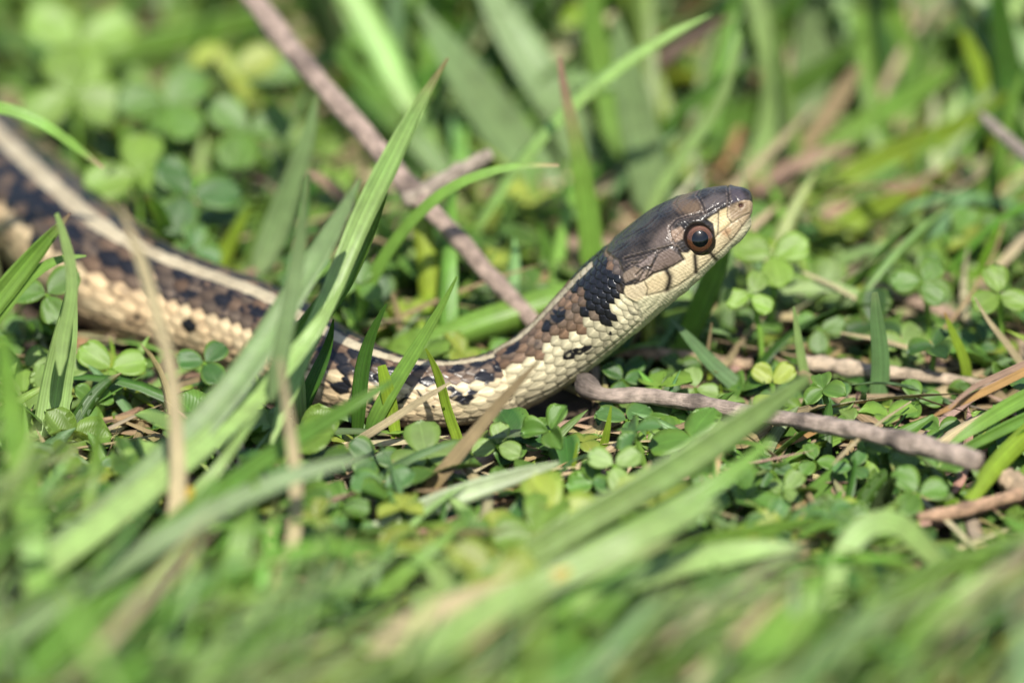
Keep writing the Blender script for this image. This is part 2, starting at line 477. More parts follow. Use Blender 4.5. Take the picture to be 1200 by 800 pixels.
def C3(*c): return np.array(c, float)
cream = C3(0.62, 0.555, 0.36); tan_c = C3(0.66, 0.47, 0.27); brown = C3(0.105, 0.070, 0.046); black = C3(0.012, 0.012, 0.015)
pale = C3(0.64, 0.62, 0.36); green_c = C3(0.42, 0.47, 0.25)
def mix(a, b, t): return a * (1 - t[..., None]) + b * t[..., None]
shape = Aa.shape + (3,)
warm = sm(Cs, 260, 620)
side = mix(np.broadcast_to(cream, shape), np.broadcast_to(tan_c, shape), warm * (0.6 + 0.4 * h1))
side = side * (0.74 + 0.36 * h2 - 0.10 * (h1 > 0.8))[..., None]
side = mix(side, np.broadcast_to(green_c, shape), 0.55 * sm(Cth, 118, 150) * (1 - warm))
brn = np.broadcast_to(brown, shape) * ((0.7 + 0.75 * h1) * (1 + 0.3 * (Cs < 480)))[..., None] * (1 + 0.2 * (h2[..., None] - 0.5) * C3(1, 0, -1))
th_dark = np.interp(Cs, [0, 215, 262, 285, 420, 520, 700, 1000], [80, 80, 62, 56, 52, 50, 48, 48]) + (h2 - 0.5) * 9
colr = mix(side, brn, (Cth < th_dark).astype(float))
mb = 0.5 * blots(Cx, Cy) + 0.5 * blots(CXg + edge_n * 0.5, CYg + edge_n * 0.4) + (h1 - 0.5) * 0.85 + 0.08 * edge_n / 3 - 0.16 * (Cth > th_dark) - 0.14 * (Cs < 480)
colr = mix(colr, np.broadcast_to(black, shape), sm(mb, 0.1, 0.4))
# beyond the frame the chequer goes on by rule
chq = np.cos((Cs - 1000) / 48 * 2 * math.pi + np.where(Cth > 40, math.pi, 0)) + (h1 - 0.5)
colr = mix(colr, np.broadcast_to(black, shape), ((Cs > 1010) & (Cth < 60) & (chq > 0.25)).astype(float))
nd_ = seg_dist(Cx, Cy, NAPE + [NAPE[0]])
nap = (inside(Cx, Cy, NAPE) & ((nd_ > 6) | (h2 > 0.3)) & (h1 + 0.3 * h2 > 0.08)) | ((nd_ < 6) & (h1 > 0.72) & (Cs < 260) & (Cx > 672)) | ((Cs > 168) & (Cs < 225) & (Cth < 22))
colr = mix(colr, np.broadcast_to(black, shape), nap.astype(float))
tmp_ = inside(Cx, Cy, TEMPLE) & ~nap
colr = mix(colr, np.broadcast_to(C3(0.075, 0.058, 0.048), shape) * (0.5 + 1.2 * h1)[..., None], tmp_.astype(float))
# dorsal stripe
sw = np.interp(S, [0, 185, 196, 260, 420, 560, 900], [0, 0, 5.5, 7.5, 8.0, 9.0, 9.5])[:, None]
jag = (hsh(np.floor(Aa * 2), np.sign(Rr), 5) - 0.5) * 2.0
stripe = sm(sw + jag - TD, -0.6, 0.8)
st_c = mix(np.broadcast_to(C3(0.43, 0.37, 0.25), shape), np.broadcast_to(C3(0.31, 0.26, 0.17), shape), hsh(np.floor(Aa * 2), 0 * Aa, 3))
colr = mix(colr, st_c, stripe * (1 - headf[:, None] * (S < 192)[:, None]))
colr = colr * np.where(stripe > 0.5, 1.0, 0.66 + 0.42 * (1 - Q) + 0.35 * np.exp(-(YI / 0.12) ** 2) * (1 - Q))[..., None]
# cream flecks showing at the free edges in the dark zone
fl = ((Q > 0.6) & (XI < 0.1) & (Cth < th_dark + 6) & (Cth > th_dark - 26) & (h1 > 0.35) & (~vent)).astype(float) * 0.5
colr = mix(colr, np.broadcast_to(C3(0.42, 0.33, 0.20), shape), fl * (Cs > 215))
# skin between the scales
gap = 1 - np.clip(sc_rel / 0.40, 0, 1)
dark_side = (Cth < th_dark) & (stripe < 0.5)
gap_c = np.where(dark_side[..., None], C3(0.03, 0.022, 0.02), np.where((warm > 0.5)[..., None], C3(0.20, 0.10, 0.05), C3(0.10, 0.072, 0.035)))
gap_c = np.where((nap | (mb > 0.3))[..., None], C3(0.006, 0.007, 0.01), gap_c)
body_c = mix(colr, gap_c, gap * 0.8 * (1 - 0.6 * stripe))
body_h = sc_rel * np.interp(S, [0, 200, 260, 600, 1200], [0.8, 0.9, 1.0, 1.5, 1.9])[:, None]
body_h = np.where(nap, body_h * 1.15 + 0.8 * bead * (0.7 + 0.6 * h1), body_h)

# --- head plates (side chart)
EYE = (818.0, 279.0); ER = 16.0
SUT = [ # polyline, groove half width px, darkness
 ([(757,346),(780,341),(795,334),(812,322),(828,308),(845,293),(860,278),(872,262),(881,251)], 0.8, 0.55),       # mouth
 ([(814.2,299),(815,309),(815.8,319)], 2.3, 1.0), ([(780,315),(785,324),(784.5,331),(781.5,339)], 2.9, 1.0), ([(828,292),(833,297),(839,304)], 2.1, 1.0),
 ([(755.5,331),(759,338),(757.5,346)], 0.7, 0.7), ([(840,275),(838,285),(837,296)], 0.6, 0.35), ([(850,271),(853,276),(856,282)], 0.7, 0.5), ([(866,257),(868,262),(870,266)], 0.6, 0.35),
 ([(801,304),(792,309.5),(782,315),(766,320),(755,328),(744,333)], 1.0, 0.95),
 ([(733,303),(742,300.5),(757,296.5),(768,293.5),(788,288),(793,290)], 1.0, 1.0),
 ([(793,290),(797,296),(801,304)], 1.2, 1.0), ([(772,294),(768,303),(763,313),(757,324)], 0.8, 0.9), ([(770,297),(776,294)], 0.7, 0.8),
 ([(741,309),(750,308),(757,303)], 0.8, 0.8), ([(745,322),(752,315),(757,312),(764,313)], 0.8, 0.9), ([(733,314),(741,309)], 0.8, 0.7), ([(748,330),(753,320)], 0.7, 0.7),
 ([(842,247),(842,262),(841,275)], 0.7, 0.8), ([(852.5,241),(852.5,254),(857,261)], 0.7, 0.7),
 ([(838,278),(847,269.5),(857,261.5),(869,254),(878,250)], 0.7, 0.6),
 ([(801,269),(794,275),(788,283)], 0.7, 0.5), ([(785,266),(786,276),(791,286)], 0.8, 0.7), ([(785,266),(795,258),(803,254.5)], 0.9, 0.8), ([(803,254.5),(818,251),(826,249)], 0.8, 0.75),
 ([(826,249),(824,241),(819,232),(813,226)], 0.8, 0.8), ([(826,249),(836,243),(846,238)], 0.6, 0.5), ([(854,241),(854,233),(853,222)], 0.8, 0.9),
 ([(803,254.5),(798,248),(792,240),(785,237)], 0.7, 0.5), ([(770,247),(778,252),(786,257)], 0.5, 0.5),
 ([(722,285),(740,276),(758,266),(772,254)], 0.6, 0.4), ([(720,306),(733,303)], 0.7, 0.6), ([(709,300),(722,296),(735,287)], 0.5, 0.4),
 ([(868,246),(866,238),(862,232)], 0.6, 0.5),
]
X, Y = CXg, CYg
hb = S < 300
head_c = np.zeros(shape); head_h = np.zeros(Aa.shape)
Xh, Yh = X[hb], Y[hb]
n_fine = np.sin(Xh * 0.9 + 2 * np.sin(Yh * 0.35)) * np.sin(Yh * 1.1 + 1.5 * np.sin(Xh * 0.27))
n_big = np.sin(Xh * 0.16 + Yh * 0.21) * np.sin(Yh * 0.24 - Xh * 0.09 + 1)
top_c = np.ones(Xh.shape + (3,)) * C3(0.028, 0.023, 0.020)
top_c *= (1 + 0.35 * n_big + 0.30 * n_fine + 0.25 * np.sin(Xh * 2.3 + Yh * 1.9) * np.sin(Yh * 2.7 - Xh * 1.3))[..., None]
def soft_poly(poly, f=2.0):
    ins = inside(Xh, Yh, poly); d = seg_dist(Xh, Yh, poly + [poly[0]])
    return np.clip(0.5 + np.where(ins, d, -d) / f, 0, 1)
def paint(c, poly, rgb, a=1.0, f=2.0):
    m = soft_poly(poly, f) * a
    return c * (1 - m[..., None]) + C3(*rgb) * m[..., None]
c = top_c
c = paint(c, [(784,238),(800,232),(818,236),(823,247),(812,251),(797,250)], (0.15, 0.10, 0.06), 0.7, 6)
c = paint(c, [(824,236),(836,228),(850,228),(851,238),(838,243),(828,247)], (0.085, 0.072, 0.07), 0.8, 5)
c = paint(c, [(856,222),(868,222),(874,232),(866,238),(857,238)], (0.06, 0.05, 0.06), 0.8, 4)
c = paint(c, [(775,268),(787,262),(790,285),(772,291),(762,288)], (0.16, 0.12, 0.10), 0.55, 8)
c = paint(c, [(774,296),(787,291),(799,303),(782,313.5),(767,318),(763,314)], (0.14, 0.10, 0.08), 0.95, 2)   # temporal plate
c = paint(c, [(748,306),(768,297),(762,311),(750,314)], (0.17, 0.13, 0.115), 0.9, 2)
c = paint(c, [(729,321),(744,312),(754,316),(747,325),(733,331)], (0.19, 0.14, 0.10), 0.9, 2)
c = paint(c, [(750,324),(757,316),(764,318),(756,326),(748,332)], (0.24, 0.18, 0.14), 0.9, 2)
# pale lower face
low = [(730,346),(733,335),(744,333),(755,328),(766,320),(782,315),(792,309.5),(800,304),(797,296),(806,296),(812,290),(838,280),(836,262),(829,257),(836,252),(847,248),(854,244),(859,244),(864,238),(871,235),(878,235),(886,240),(890,262),(850,330),(760,420),(690,460),(700,380)]
lowm = soft_poly(low, 1.6)
lc = np.ones(Xh.shape + (3,)) * C3(0.55, 0.455, 0.275)
lc = lc * (1 + 0.05 * n_big + 0.05 * n_fine)[..., None]
t = np.clip((Xh - 835) / 45, 0, 1)[..., None]
lc = lc * (1 - t) + C3(0.30, 0.22, 0.135) * t
c = c * (1 - lowm[..., None]) + lc * lowm[..., None]
c = paint(c, [(730,346),(735,336),(752,331),(757,336),(756,346),(742,351)], (0.50, 0.41, 0.26), 0.9, 3)
c = paint(c, [(757,331),(780,318),(785,325),(780,338),(759,344)], (0.54, 0.42, 0.24), 0.6, 4)
c = paint(c, [(842,248),(853,243),(853,255),(857,262),(843,273)], (0.56, 0.44, 0.24), 0.9, 2)
c = paint(c, [(853,243),(866,236),(876,236),(876,248),(866,254),(857,258)], (0.20, 0.14, 0.085), 0.85, 3)
c = paint(c, [(844,271),(853,266),(857,269),(853,278),(846,275)], (0.36, 0.20, 0.10), 0.7, 4)
c = paint(c, [(786,271),(798,266),(802,270),(800,280),(791,284),(786,281)], (0.27, 0.18, 0.12), 0.8, 2.5)      # scale behind the eye
# freckles and smudges on the pale face, worn edges on the crown
sp_ = np.sin(Xh * 1.7 + 3 * np.sin(Yh * 0.6)) * np.sin(Yh * 1.9 + 2.4 * np.sin(Xh * 0.5))
m = np.clip(sm(sp_, 0.45, 0.9) * (0.25 + 0.35 * sm(Xh, 825, 870)) * lowm, 0, 1)[..., None]
c = c * (1 - m) + C3(0.25, 0.16, 0.08) * m
m = np.clip(sm(sp_, 0.3, 0.9) * 0.45 * (1 - lowm) * (0.5 + 0.5 * n_big), 0, 1)[..., None]
c = c * (1 - m) + C3(0.13, 0.092, 0.058) * m
# lower jaw, greener
jaw = [(880,252),(872,263),(860,279),(845,294),(828,309),(812,323),(795,335),(780,342),(757,347),(740,356),(720,385),(700,440),(760,440),(900,300)]
jm = soft_poly(jaw, 3)
c = c * (1 - 0.75 * jm[..., None]) + C3(0.48, 0.46, 0.29) * 0.75 * jm[..., None]
h = np.ones(Xh.shape) * 1.0
for pts, hwid, dk in SUT:
    d = seg_dist(Xh, Yh, pts)
    g = np.exp(-(d / (hwid * 1.25)) ** 2)
    h -= 1.0 * np.exp(-(d / (hwid * 1.9)) ** 2) * (0.6 + 0.4 * dk)
    dkc = C3(0.02, 0.015, 0.012)
    m = np.clip(g * dk, 0, 1)[..., None]
    c = c * (1 - m) + dkc * m
    # thin pale rims beside the dark sutures on the crown
    if dk > 0.6:
        rim = np.exp(-((d - hwid * 2.4) / 0.9) ** 2) * 0.38 * (1 - lowm) * (0.6 + 0.5 * n_fine)
        c = c + rim[..., None] * C3(0.20, 0.15, 0.12)
h = np.maximum(h, -0.4)
# nostril and the ring about the eye
dn = np.hypot((Xh - 868.5), (Yh - 240.5) * 1.15)
m = np.exp(-(dn / 3.2) ** 4)[..., None]; c = c * (1 - m) + C3(0.05, 0.02, 0.015) * m; h -= 4.0 * np.exp(-(dn / 2.8) ** 2)
de = np.hypot(Xh - EYE[0], Yh - EYE[1])
m = np.exp(-((de - ER - 0.3) / 1.4) ** 2)[..., None] * np.clip((EYE[1] + 12 - Yh) / 14, 0.25, 1)[..., None]
c = c * (1 - m) + C3(0.02, 0.014, 0.012) * m
h += 1.6 * np.exp(-((de - ER - 3.0) / 2.6) ** 2) * np.clip((EYE[1] + 4 - Yh) / 14, 0, 1)
h -= 5.0 * sm(ER + 1.5 - de, 0, 4)
# brow ridge / canthus
d = seg_dist(Xh, Yh, [(795,262),(806,259),(819,258),(835,249),(846,242),(858,236)])
h += 2.6 * np.exp(-(d / 4.5) ** 2)
d = seg_dist(Xh, Yh, [(838,262),(850,252),(860,249)])
h -= 1.3 * np.exp(-(d / 6) ** 2)
h += 0.22 * n_fine + 0.18 * sp_
# gular wrinkles
h += 0.35 * np.sin((Xh * 0.62 + Yh * 0.45) * 0.9 + 2.2 * np.sin(Yh * 0.12)) * jm
head_c[hb] = c; head_h[hb] = h
# where the plates give way to small scales
bound = [(690,270),(712,296),(726,306),(731,318),(727,333),(733,348),(748,356),(752,372),(742,400),(736,440),(600,460),(560,300),(640,250)]
bi = inside(X, Y, bound); bd = seg_dist(X, Y, bound[:10])
bmask = np.clip(0.5 + np.where(bi, bd, -bd) / 3.0, 0, 1)
bmask = np.where(S[:, None] > 260, 1.0, bmask)
tint = mix(head_c, body_c, bmask)
disp = head_h * (1 - bmask) + (body_h - 1.5) * bmask
tipf = np.clip(S / 8, 0, 1)[:, None]
disp = disp * tipf
P = BASE + NRM * (disp * PXM)[..., None]
gl = np.where(np.sum(tint, -1) < 0.25, 1.05, 0.45) * np.ones(Aa.shape)
gl = np.where(nap & (bmask > 0.5), 1.15, gl)
nS = len(S)
V = P.reshape(-1, 3)
idx = np.arange(nS * NT).reshape(nS, NT)
nx = np.roll(idx, -1, 1)
F = np.stack([idx[:-1], nx[:-1], nx[1:], idx[1:]], -1).reshape(-1, 4)
# caps: collapse both end rings
V[idx[0]] = V[idx[0]].mean(0); V[idx[-1]] = V[idx[-1]].mean(0)
origin = np.array([cen[np.argmin(abs(S - 330))][0], YH, 0.0])
M_SKIN = snake_material(); M_EYE = eye_material()
root = bpy.data.objects.new('garter_snake', None); COL.objects.link(root)
root.location = origin; root.empty_display_size = 0.01
tag(root, 'garter snake with cream back stripe and black blotches, head raised above the clover', 'snake')
me = mesh_np('body', V - origin, F[:, ::-1], {'tint': ('FLOAT_COLOR', np.clip(tint, 0, 1).reshape(-1, 3)), 'gloss': ('FLOAT', gl.ravel())}, M_SKIN)
link('body', me, root)
SNAKE_CEN, SNAKE_RAD = cen, rad

# eyes
def build_eye(sign):
    vis = np.nonzero((S < 130))[0]
    half = (TH > 0)
    D = np.hypot(CXg[vis][:, half] - EYE[0], CYg[vis][:, half] - EYE[1])
    a, b = np.unravel_index(np.argmin(D), D.shape)
    p = BASE[vis][:, half][a, b].copy()
    view = norm(CAM - p)
    latn = NRM[vis][:, half][a, b]
    ax = norm(view * 0.75 + latn * 0.25 + np.array([0.06, 0, 0]))
    R = 24.6 * PXM
    c0 = p - norm(view) * (R * 0.77) 
    if sign < 0:
        c0 = c0.copy(); c0[1] = 2 * YH - c0[1]; ax = ax.copy(); ax[1] = -ax[1]
    t1 = norm(np.cross(ax, [0, 0, 1.0])); t2 = np.cross(t1, ax)
    na, nr = 64, 48
    phi = np.linspace(0.0, math.radians(62), nr); az = np.linspace(0, 2 * math.pi, na, endpoint=False)
    def cap(phi, R, colf, name, parent, mat=M_EYE, loc=None):
        PH, AZ = np.meshgrid(phi, az, indexing='ij')
        Vv = R * (np.cos(PH)[..., None] * ax + np.sin(PH)[..., None] * (np.cos(AZ)[..., None] * t1 + np.sin(AZ)[..., None] * t2))
        n_, m_ = PH.shape
        Vv = Vv.reshape(-1, 3)
        id_ = np.arange(n_ * m_).reshape(n_, m_); nx_ = np.roll(id_, -1, 1)
        Fq = np.stack([id_[:-1], id_[1:], nx_[1:], nx_[:-1]], -1).reshape(-1, 4)
        col = colf(PH, AZ).reshape(-1, 3)
        return link(name, mesh_np(name, Vv, Fq, {'tint': ('FLOAT_COLOR', col)}, mat), parent)
    def iris(PH, AZ):
        r = np.sin(PH) * 24.6 / 16.0
        base = np.ones(PH.shape + (3,)) * C3(0.075, 0.030, 0.015)
        n = 0.5 + 0.5 * np.sin(AZ * 23 + 3 * np.sin(AZ * 5)) * np.sin(r * 30)
        base = base * (0.45 + 0.9 * n)[..., None]
        gold = 0.8 * np.exp(-((r - 0.58) / 0.04) ** 2)[..., None]
        base = base * (1 - gold) + C3(0.26, 0.15, 0.07) * gold
        upm = np.clip(np.sin(AZ), 0, 1) * sm(r, 0.62, 0.9)
        base = base * (1 - 0.5 * upm[..., None]) + C3(0.22, 0.12, 0.09) * 0.5 * upm[..., None]
        rim = sm(r, 0.88, 0.98)[..., None]
        return base * (1 - rim) + C3(0.015, 0.01, 0.008) * rim
    e = cap(phi, R, iris, 'eye', root)
    e.location = c0 - origin
    phi2 = np.concatenate([np.linspace(0, math.asin(9.7 / 24.6), 14), [math.asin(9.9 / 24.6)]])
    def R2f(): return R * 1.004
    pu = cap(phi2, R2f(), lambda PH, AZ: np.ones(PH.shape + (3,)) * C3(0.0015, 0.002, 0.003), 'pupil', e)
build_eye(1); build_eye(-1)

# ------------------------------------------------------------------ ribbons (blades)
TIP_RANGE = (0.86, 1.0)
CROSS = np.array([-1, -0.55, 0, 0.55, 1.0])
def ribbons(P, side, width, fold, col, tipcol=None, basecol=None, cup=0.0, cross=CROSS, thick=0.00009):
    """P (B,K,3) spines; side (B,K,3); width (B,K) half widths; fold (B,) V depth; a closed thin lens section"""
    B, K, _ = P.shape
    T = norm(np.gradient(P, axis=1))
    side = norm(side - T * np.sum(side * T, -1, keepdims=True))
    up = np.cross(side, T)
    C = len(cross)
    u = cross[None, None, :]
    zz = fold[:, None, None] * np.abs(u) * width[..., None] 
    V = P[:, :, None, :] + side[:, :, None, :] * (u * width[..., None])[..., None] + up[:, :, None, :] * zz[..., None]
    # a real thickness: a second skin below, thinner at the edge
    V2 = V - up[:, :, None, :] * (thick * (1.0 - 0.75 * np.abs(cross))[None, None, :, None] * np.clip(width / 0.0015, 0.15, 1.3)[..., None, None])
    v = np.linspace(0, 1, K)
    colr = np.broadcast_to(col[:, None, :], (B, K, 3)).copy()
    if tipcol is not None:
        m = sm(v, *TIP_RANGE)[None, :, None]; colr = colr * (1 - m) + tipcol[:, None, :] * m
    if basecol is not None:
        m = (1 - sm(v, 0.0, 0.25))[None, :, None]; colr = colr * (1 - m) + basecol[:, None, :] * m
    cc = np.broadcast_to(colr[:, :, None, :], (B, K, C, 3))
    uv = np.stack(np.broadcast_arrays(u * np.ones((B, K, 1)), v[None, :, None] * np.ones((B, 1, C)), rng.random((B, 1, 1)) * np.ones((1, K, C))), -1)
    Vf = np.concatenate([V.reshape(-1, 3), V2.reshape(-1, 3)]); n1 = B * K * C
    id_ = np.arange(n1).reshape(B, K, C)
    q = np.stack([id_[:, :-1, :-1], id_[:, :-1, 1:], id_[:, 1:, 1:], id_[:, 1:, :-1]], -1).reshape(-1, 4)
    F = np.concatenate([q, q[:, ::-1] + n1])
    e1 = np.stack([id_[:, :-1, 0], id_[:, 1:, 0], id_[:, 1:, 0] + n1, id_[:, :-1, 0] + n1], -1).reshape(-1, 4)
    e2 = np.stack([id_[:, :-1, -1], id_[:, :-1, -1] + n1, id_[:, 1:, -1] + n1, id_[:, 1:, -1]], -1).reshape(-1, 4)
    F = np.concatenate([F, e1, e2])
    att = {'tint': ('FLOAT_COLOR', np.concatenate([cc.reshape(-1, 3)] * 2)), 'leaf_uv': ('FLOAT_VECTOR', np.concatenate([uv.reshape(-1, 3)] * 2))}
    return Vf, F, att

PAL = {'g': (0.118, 0.24, 0.036), 'd': (0.048, 0.135, 0.014), 'b': (0.135, 0.25, 0.09), 'p': (0.28, 0.40, 0.135), 'y': (0.225, 0.33, 0.030), 'l': (0.18, 0.325, 0.052),
       'w': (0.42, 0.50, 0.30), 't': (0.35, 0.265, 0.135), 's': (0.50, 0.42, 0.24), 'o': (0.42, 0.25, 0.09), 'k': (0.37, 0.245, 0.17), 'yo': (0.55, 0.42, 0.07), 'gr': (0.21, 0.305, 0.125)}
def catmull(pts, K):
    pts = np.asarray(pts, float)
    t = np.concatenate([[0], np.cumsum(np.maximum(np.linalg.norm(np.diff(pts[:, :2], axis=0), axis=1), 1e-6))])
    return cspline(t, pts, np.linspace(0, t[-1], K)) if len(pts) > 2 else pts[0] + (pts[-1] - pts[0]) * np.linspace(0, 1, K)[:, None]
HERO_SEGS = []
def blade(label, pts, col='g', tip=None, base=None, twist=15, fold=0.25, cat='grass blade', name='grass_blade', group=None, mode='y', mat=None, K=20):
    """pts from tip to base: (px, py, y or z in cm, width px)"""
    q = catmull(pts, K)[::-1]           # base first
    Wd = np.maximum(q[:, 3], 0.8)
    if mode == 'y': P = np.array([on_y(a, b, min(c, on_z(a, b, 0.15)[1] / CM)) for a, b, c, _ in q])   # never below the soil
    else: P = np.array([on_z(a, b, c) for a, b, c, _ in q])
    P[:, 2] = np.maximum(P[:, 2], 0.0006)
    dpt = np.array([depth(p) for p in P])
    wig = np.linspace(0, 1, K)
    hw = Wd / 2 * PX * dpt * (0.25 + 0.75 * sm(wig, 0.0, 0.10)) * (0.85 if col in 'tsk' else 1.0)
    T = norm(np.gradient(P, axis=0))
    view = norm(CAM - P)
    side = norm(np.cross(T, view))
    nrm_ = np.cross(side, T)
    # a positive twist turns the face to the sun, a negative one away from it
    sgn = 1.0 if np.sum(np.cross(np.cos(.3) * side + np.sin(.3) * nrm_, T) @ np.array(SUN_DIR) * np.sign(np.sum(nrm_ * view))) > np.sum(np.cross(np.cos(.3) * side - np.sin(.3) * nrm_, T) @ np.array(SUN_DIR) * np.sign(np.sum(nrm_ * view))) else -1.0
    tw = np.radians(twist) * (0.5 + wig) * sgn
    side = side * np.cos(tw)[:, None] + nrm_ * np.sin(tw)[:, None]
    hw = hw / np.maximum(np.abs(np.cos(tw)), 0.4)
    c = np.array(PAL[col]) * (0.9 + 0.2 * rng.random())
    V, F, att = ribbons(P[None], side[None], hw[None], np.array([fold]), c[None], np.array(PAL[tip])[None] if tip else None, np.array(PAL[base])[None] if base else None)
    b0 = P[0].copy()
    me = mesh_np(name, V - b0, F, att, mat or (M_DRY if col in 'tsok' else M_BLADE))
    o = link(name, me); o.location = b0
    tag(o, label, cat, group)
    HERO_SEGS.append((P, hw, 0.007))
    return o
def stem(label, pts, col=(0.40, 0.28, 0.22), cat='twig', name='twig', parent=None, mode='z', group=None, rough=0.12, knots=(), K=40, M=14, mat=None, ends=True, origin_=None):
    q = catmull(pts, K)
    P = np.array([(on_z if mode == 'z' else on_y)(a, b, c) for a, b, c, _ in q])
    R = q[:, 3] / 2 * PX * np.array([depth(p) for p in P])
    L_ = np.linspace(0, 1, K)
    R = R * (1 + rough * np.array([mnoise.noise(Vector((i * 14.0 / K, pts[0][0] * 0.1, 3))) for i in range(K)]))
    for kp, kr in knots: R = R * (1 + kr * np.exp(-((L_ - kp) / 0.018) ** 2))
    T = norm(np.gradient(P, axis=0))
    a = norm(np.cross(T, [0, 0.2, 1.0])); b = np.cross(T, a)
    az = np.linspace(0, 2 * math.pi, M, endpoint=False)
    rr = 1 + rough * 0.9 * np.array([[mnoise.noise(Vector((i * 24.0 / K, math.cos(z) * 2.2, math.sin(z) * 2.2 + pts[0][1]))) for z in az] for i in range(K)])
    V = P[:, None] + (R[:, None] * rr)[..., None] * (np.cos(az)[None, :, None] * a[:, None] + np.sin(az)[None, :, None] * b[:, None])
    V = V.reshape(-1, 3)
    id_ = np.arange(K * M).reshape(K, M); nx_ = np.roll(id_, -1, 1)
    F = np.stack([id_[:-1], nx_[:-1], nx_[1:], id_[1:]], -1).reshape(-1, 4)
    # end caps as fans of quads
    V = np.concatenate([V, [P[0] - T[0] * R[0] * 0.25, P[-1] + T[-1] * R[-1] * 0.25]])
    n0 = K * M
    caps = []
    for i in range(0, M, 2):
        caps.append([id_[0, (i + 2) % M], id_[0, (i + 1) % M], id_[0, i], n0]); caps.append([id_[-1, i], id_[-1, (i + 1) % M], id_[-1, (i + 2) % M], n0 + 1])
    F = np.concatenate([F, np.array(caps)])
    colr = np.ones((len(V), 3)) * np.array(col)
    for kp, kr in knots:
        m = np.exp(-((L_ - kp) / 0.02) ** 2) * 0.6
        colr[:n0] *= np.repeat(1 - m, M)[:, None]
    uv = np.zeros((len(V), 3)); arc = np.concatenate([[0], np.cumsum(np.linalg.norm(np.diff(P, axis=0), axis=1))])
    uv[:n0, 0] = np.repeat(arc * 100, M); uv[:n0, 1] = np.tile(np.abs(az / math.pi - 1), K)
    b0 = P[0].copy() if origin_ is None else origin_
    me = mesh_np(name, V - b0, F, {'tint': ('FLOAT_COLOR', colr), 'leaf_uv': ('FLOAT_VECTOR', uv)}, mat or M_BARK)
    o = link(name, me, parent)
    if parent is None:
        o.location = b0; tag(o, label, cat, group)
    HERO_SEGS.append((P, R, 0.0))
    return o, b0

# ------------------------------------------------------------------ leaflets (clover)
def leaflet_grid(nv=9, nu=7):
    v = np.linspace(0, 1, nv); u = np.linspace(-1, 1, nu)
    U, Vg = np.meshgrid(u, v)
    # obovate outline: narrow at the stalk, broad and round beyond the middle
    half = 0.46 * np.sqrt(np.clip(np.sin(np.pi * Vg ** 0.92), 0, 1)) * (0.66 + 0.5 * Vg)
    half = np.where(Vg > 0.985, 0.06, half); half = np.where(Vg < 0.01, 0.03, half)
    x = U * half
    y = Vg * (1 - 0.05 * np.abs(1 - np.abs(U) * 2) * sm(Vg, 0.85, 1.0)) 
    y = y - 0.05 * (1 - np.abs(U)) * sm(Vg, 0.9, 1.0) + 0.02 * np.cos(U * 9) * sm(Vg, 0.7, 1)
    return x, y, U, Vg
LX, LY, LU, LV = leaflet_grid()
def leaflets(base, dirv, nrmv, L, fold, bend, col, edge=None, wav=None, width=1.0):
    """arrays of B leaflets: base (B,3), dirv (B,3) midrib direction, nrmv (B,3), L (B,) lengths"""
    B = len(base)
    dirv = norm(dirv); nrmv = norm(nrmv - dirv * np.sum(nrmv * dirv, -1, keepdims=True)); sd_ = np.cross(dirv, nrmv)
    x = LX[None] * np.ones((B, 1, 1)) * (width if np.isscalar(width) else width[:, None, None]); y = LY[None] * np.ones((B, 1, 1))
    f = fold[:, None, None]
    z = f * np.abs(x) * 1.0 - bend[:, None, None] * y ** 2 * 0.5
    if wav is not None: z = z + wav[:, None, None] * 0.05 * np.sin(LU * 5 + LV * 7 + wav[:, None, None] * 40)
    z = z - 0.25 * bend[:, None, None] * x ** 2
    V = base[:, None, None, :] + L[:, None, None, None] * (x[..., None] * sd_[:, None, None, :] + y[..., None] * dirv[:, None, None, :] + z[..., None] * nrmv[:, None, None, :])
    th_ = 0.00012 * (1 - 0.7 * np.abs(LU))[None, :, :, None]
    V2 = V - nrmv[:, None, None, :] * th_
    nv, nu = LX.shape
    n1 = B * nv * nu
    id_ = np.arange(n1).reshape(B, nv, nu)
    q = np.stack([id_[:, :-1, :-1], id_[:, :-1, 1:], id_[:, 1:, 1:], id_[:, 1:, :-1]], -1).reshape(-1, 4)
    F = np.concatenate([q, q[:, ::-1] + n1])
    e1 = np.stack([id_[:, :-1, 0], id_[:, 1:, 0], id_[:, 1:, 0] + n1, id_[:, :-1, 0] + n1], -1).reshape(-1, 4)
    e2 = np.stack([id_[:, :-1, -1], id_[:, :-1, -1] + n1, id_[:, 1:, -1] + n1, id_[:, 1:, -1]], -1).reshape(-1, 4)
    e3 = np.stack([id_[:, -1, :-1], id_[:, -1, :-1] + n1, id_[:, -1, 1:] + n1, id_[:, -1, 1:]], -1).reshape(-1, 4)
    F = np.concatenate([F, e1, e2, e3])
    cc = np.broadcast_to(col[:, None, None, :], (B, nv, nu, 3)).copy()
    if edge is not None:
        m = (sm(np.abs(LU), 0.8, 1.0) * 0.6)[None, ..., None]; cc = cc * (1 - m) + edge * m
    uv = np.stack(np.broadcast_arrays(LU[None] * np.ones((B, 1, 1)), LV[None] * np.ones((B, 1, 1)), rng.random((B, 1, 1)) * np.ones((1, nv, nu))), -1)
    return np.concatenate([V.reshape(-1, 3), V2.reshape(-1, 3)]), F, {'tint': ('FLOAT_COLOR', np.concatenate([cc.reshape(-1, 3)] * 2)), 'leaf_uv': ('FLOAT_VECTOR', np.concatenate([uv.reshape(-1, 3)] * 2))}
CLV = {'g': (0.095, 0.205, 0.030), 'd': (0.04, 0.12, 0.020), 'l': (0.17, 0.295, 0.040), 'y': (0.26, 0.32, 0.045), 'b': (0.075, 0.18, 0.045), 'p': (0.20, 0.31, 0.08)}
HERO_CLOVER = []
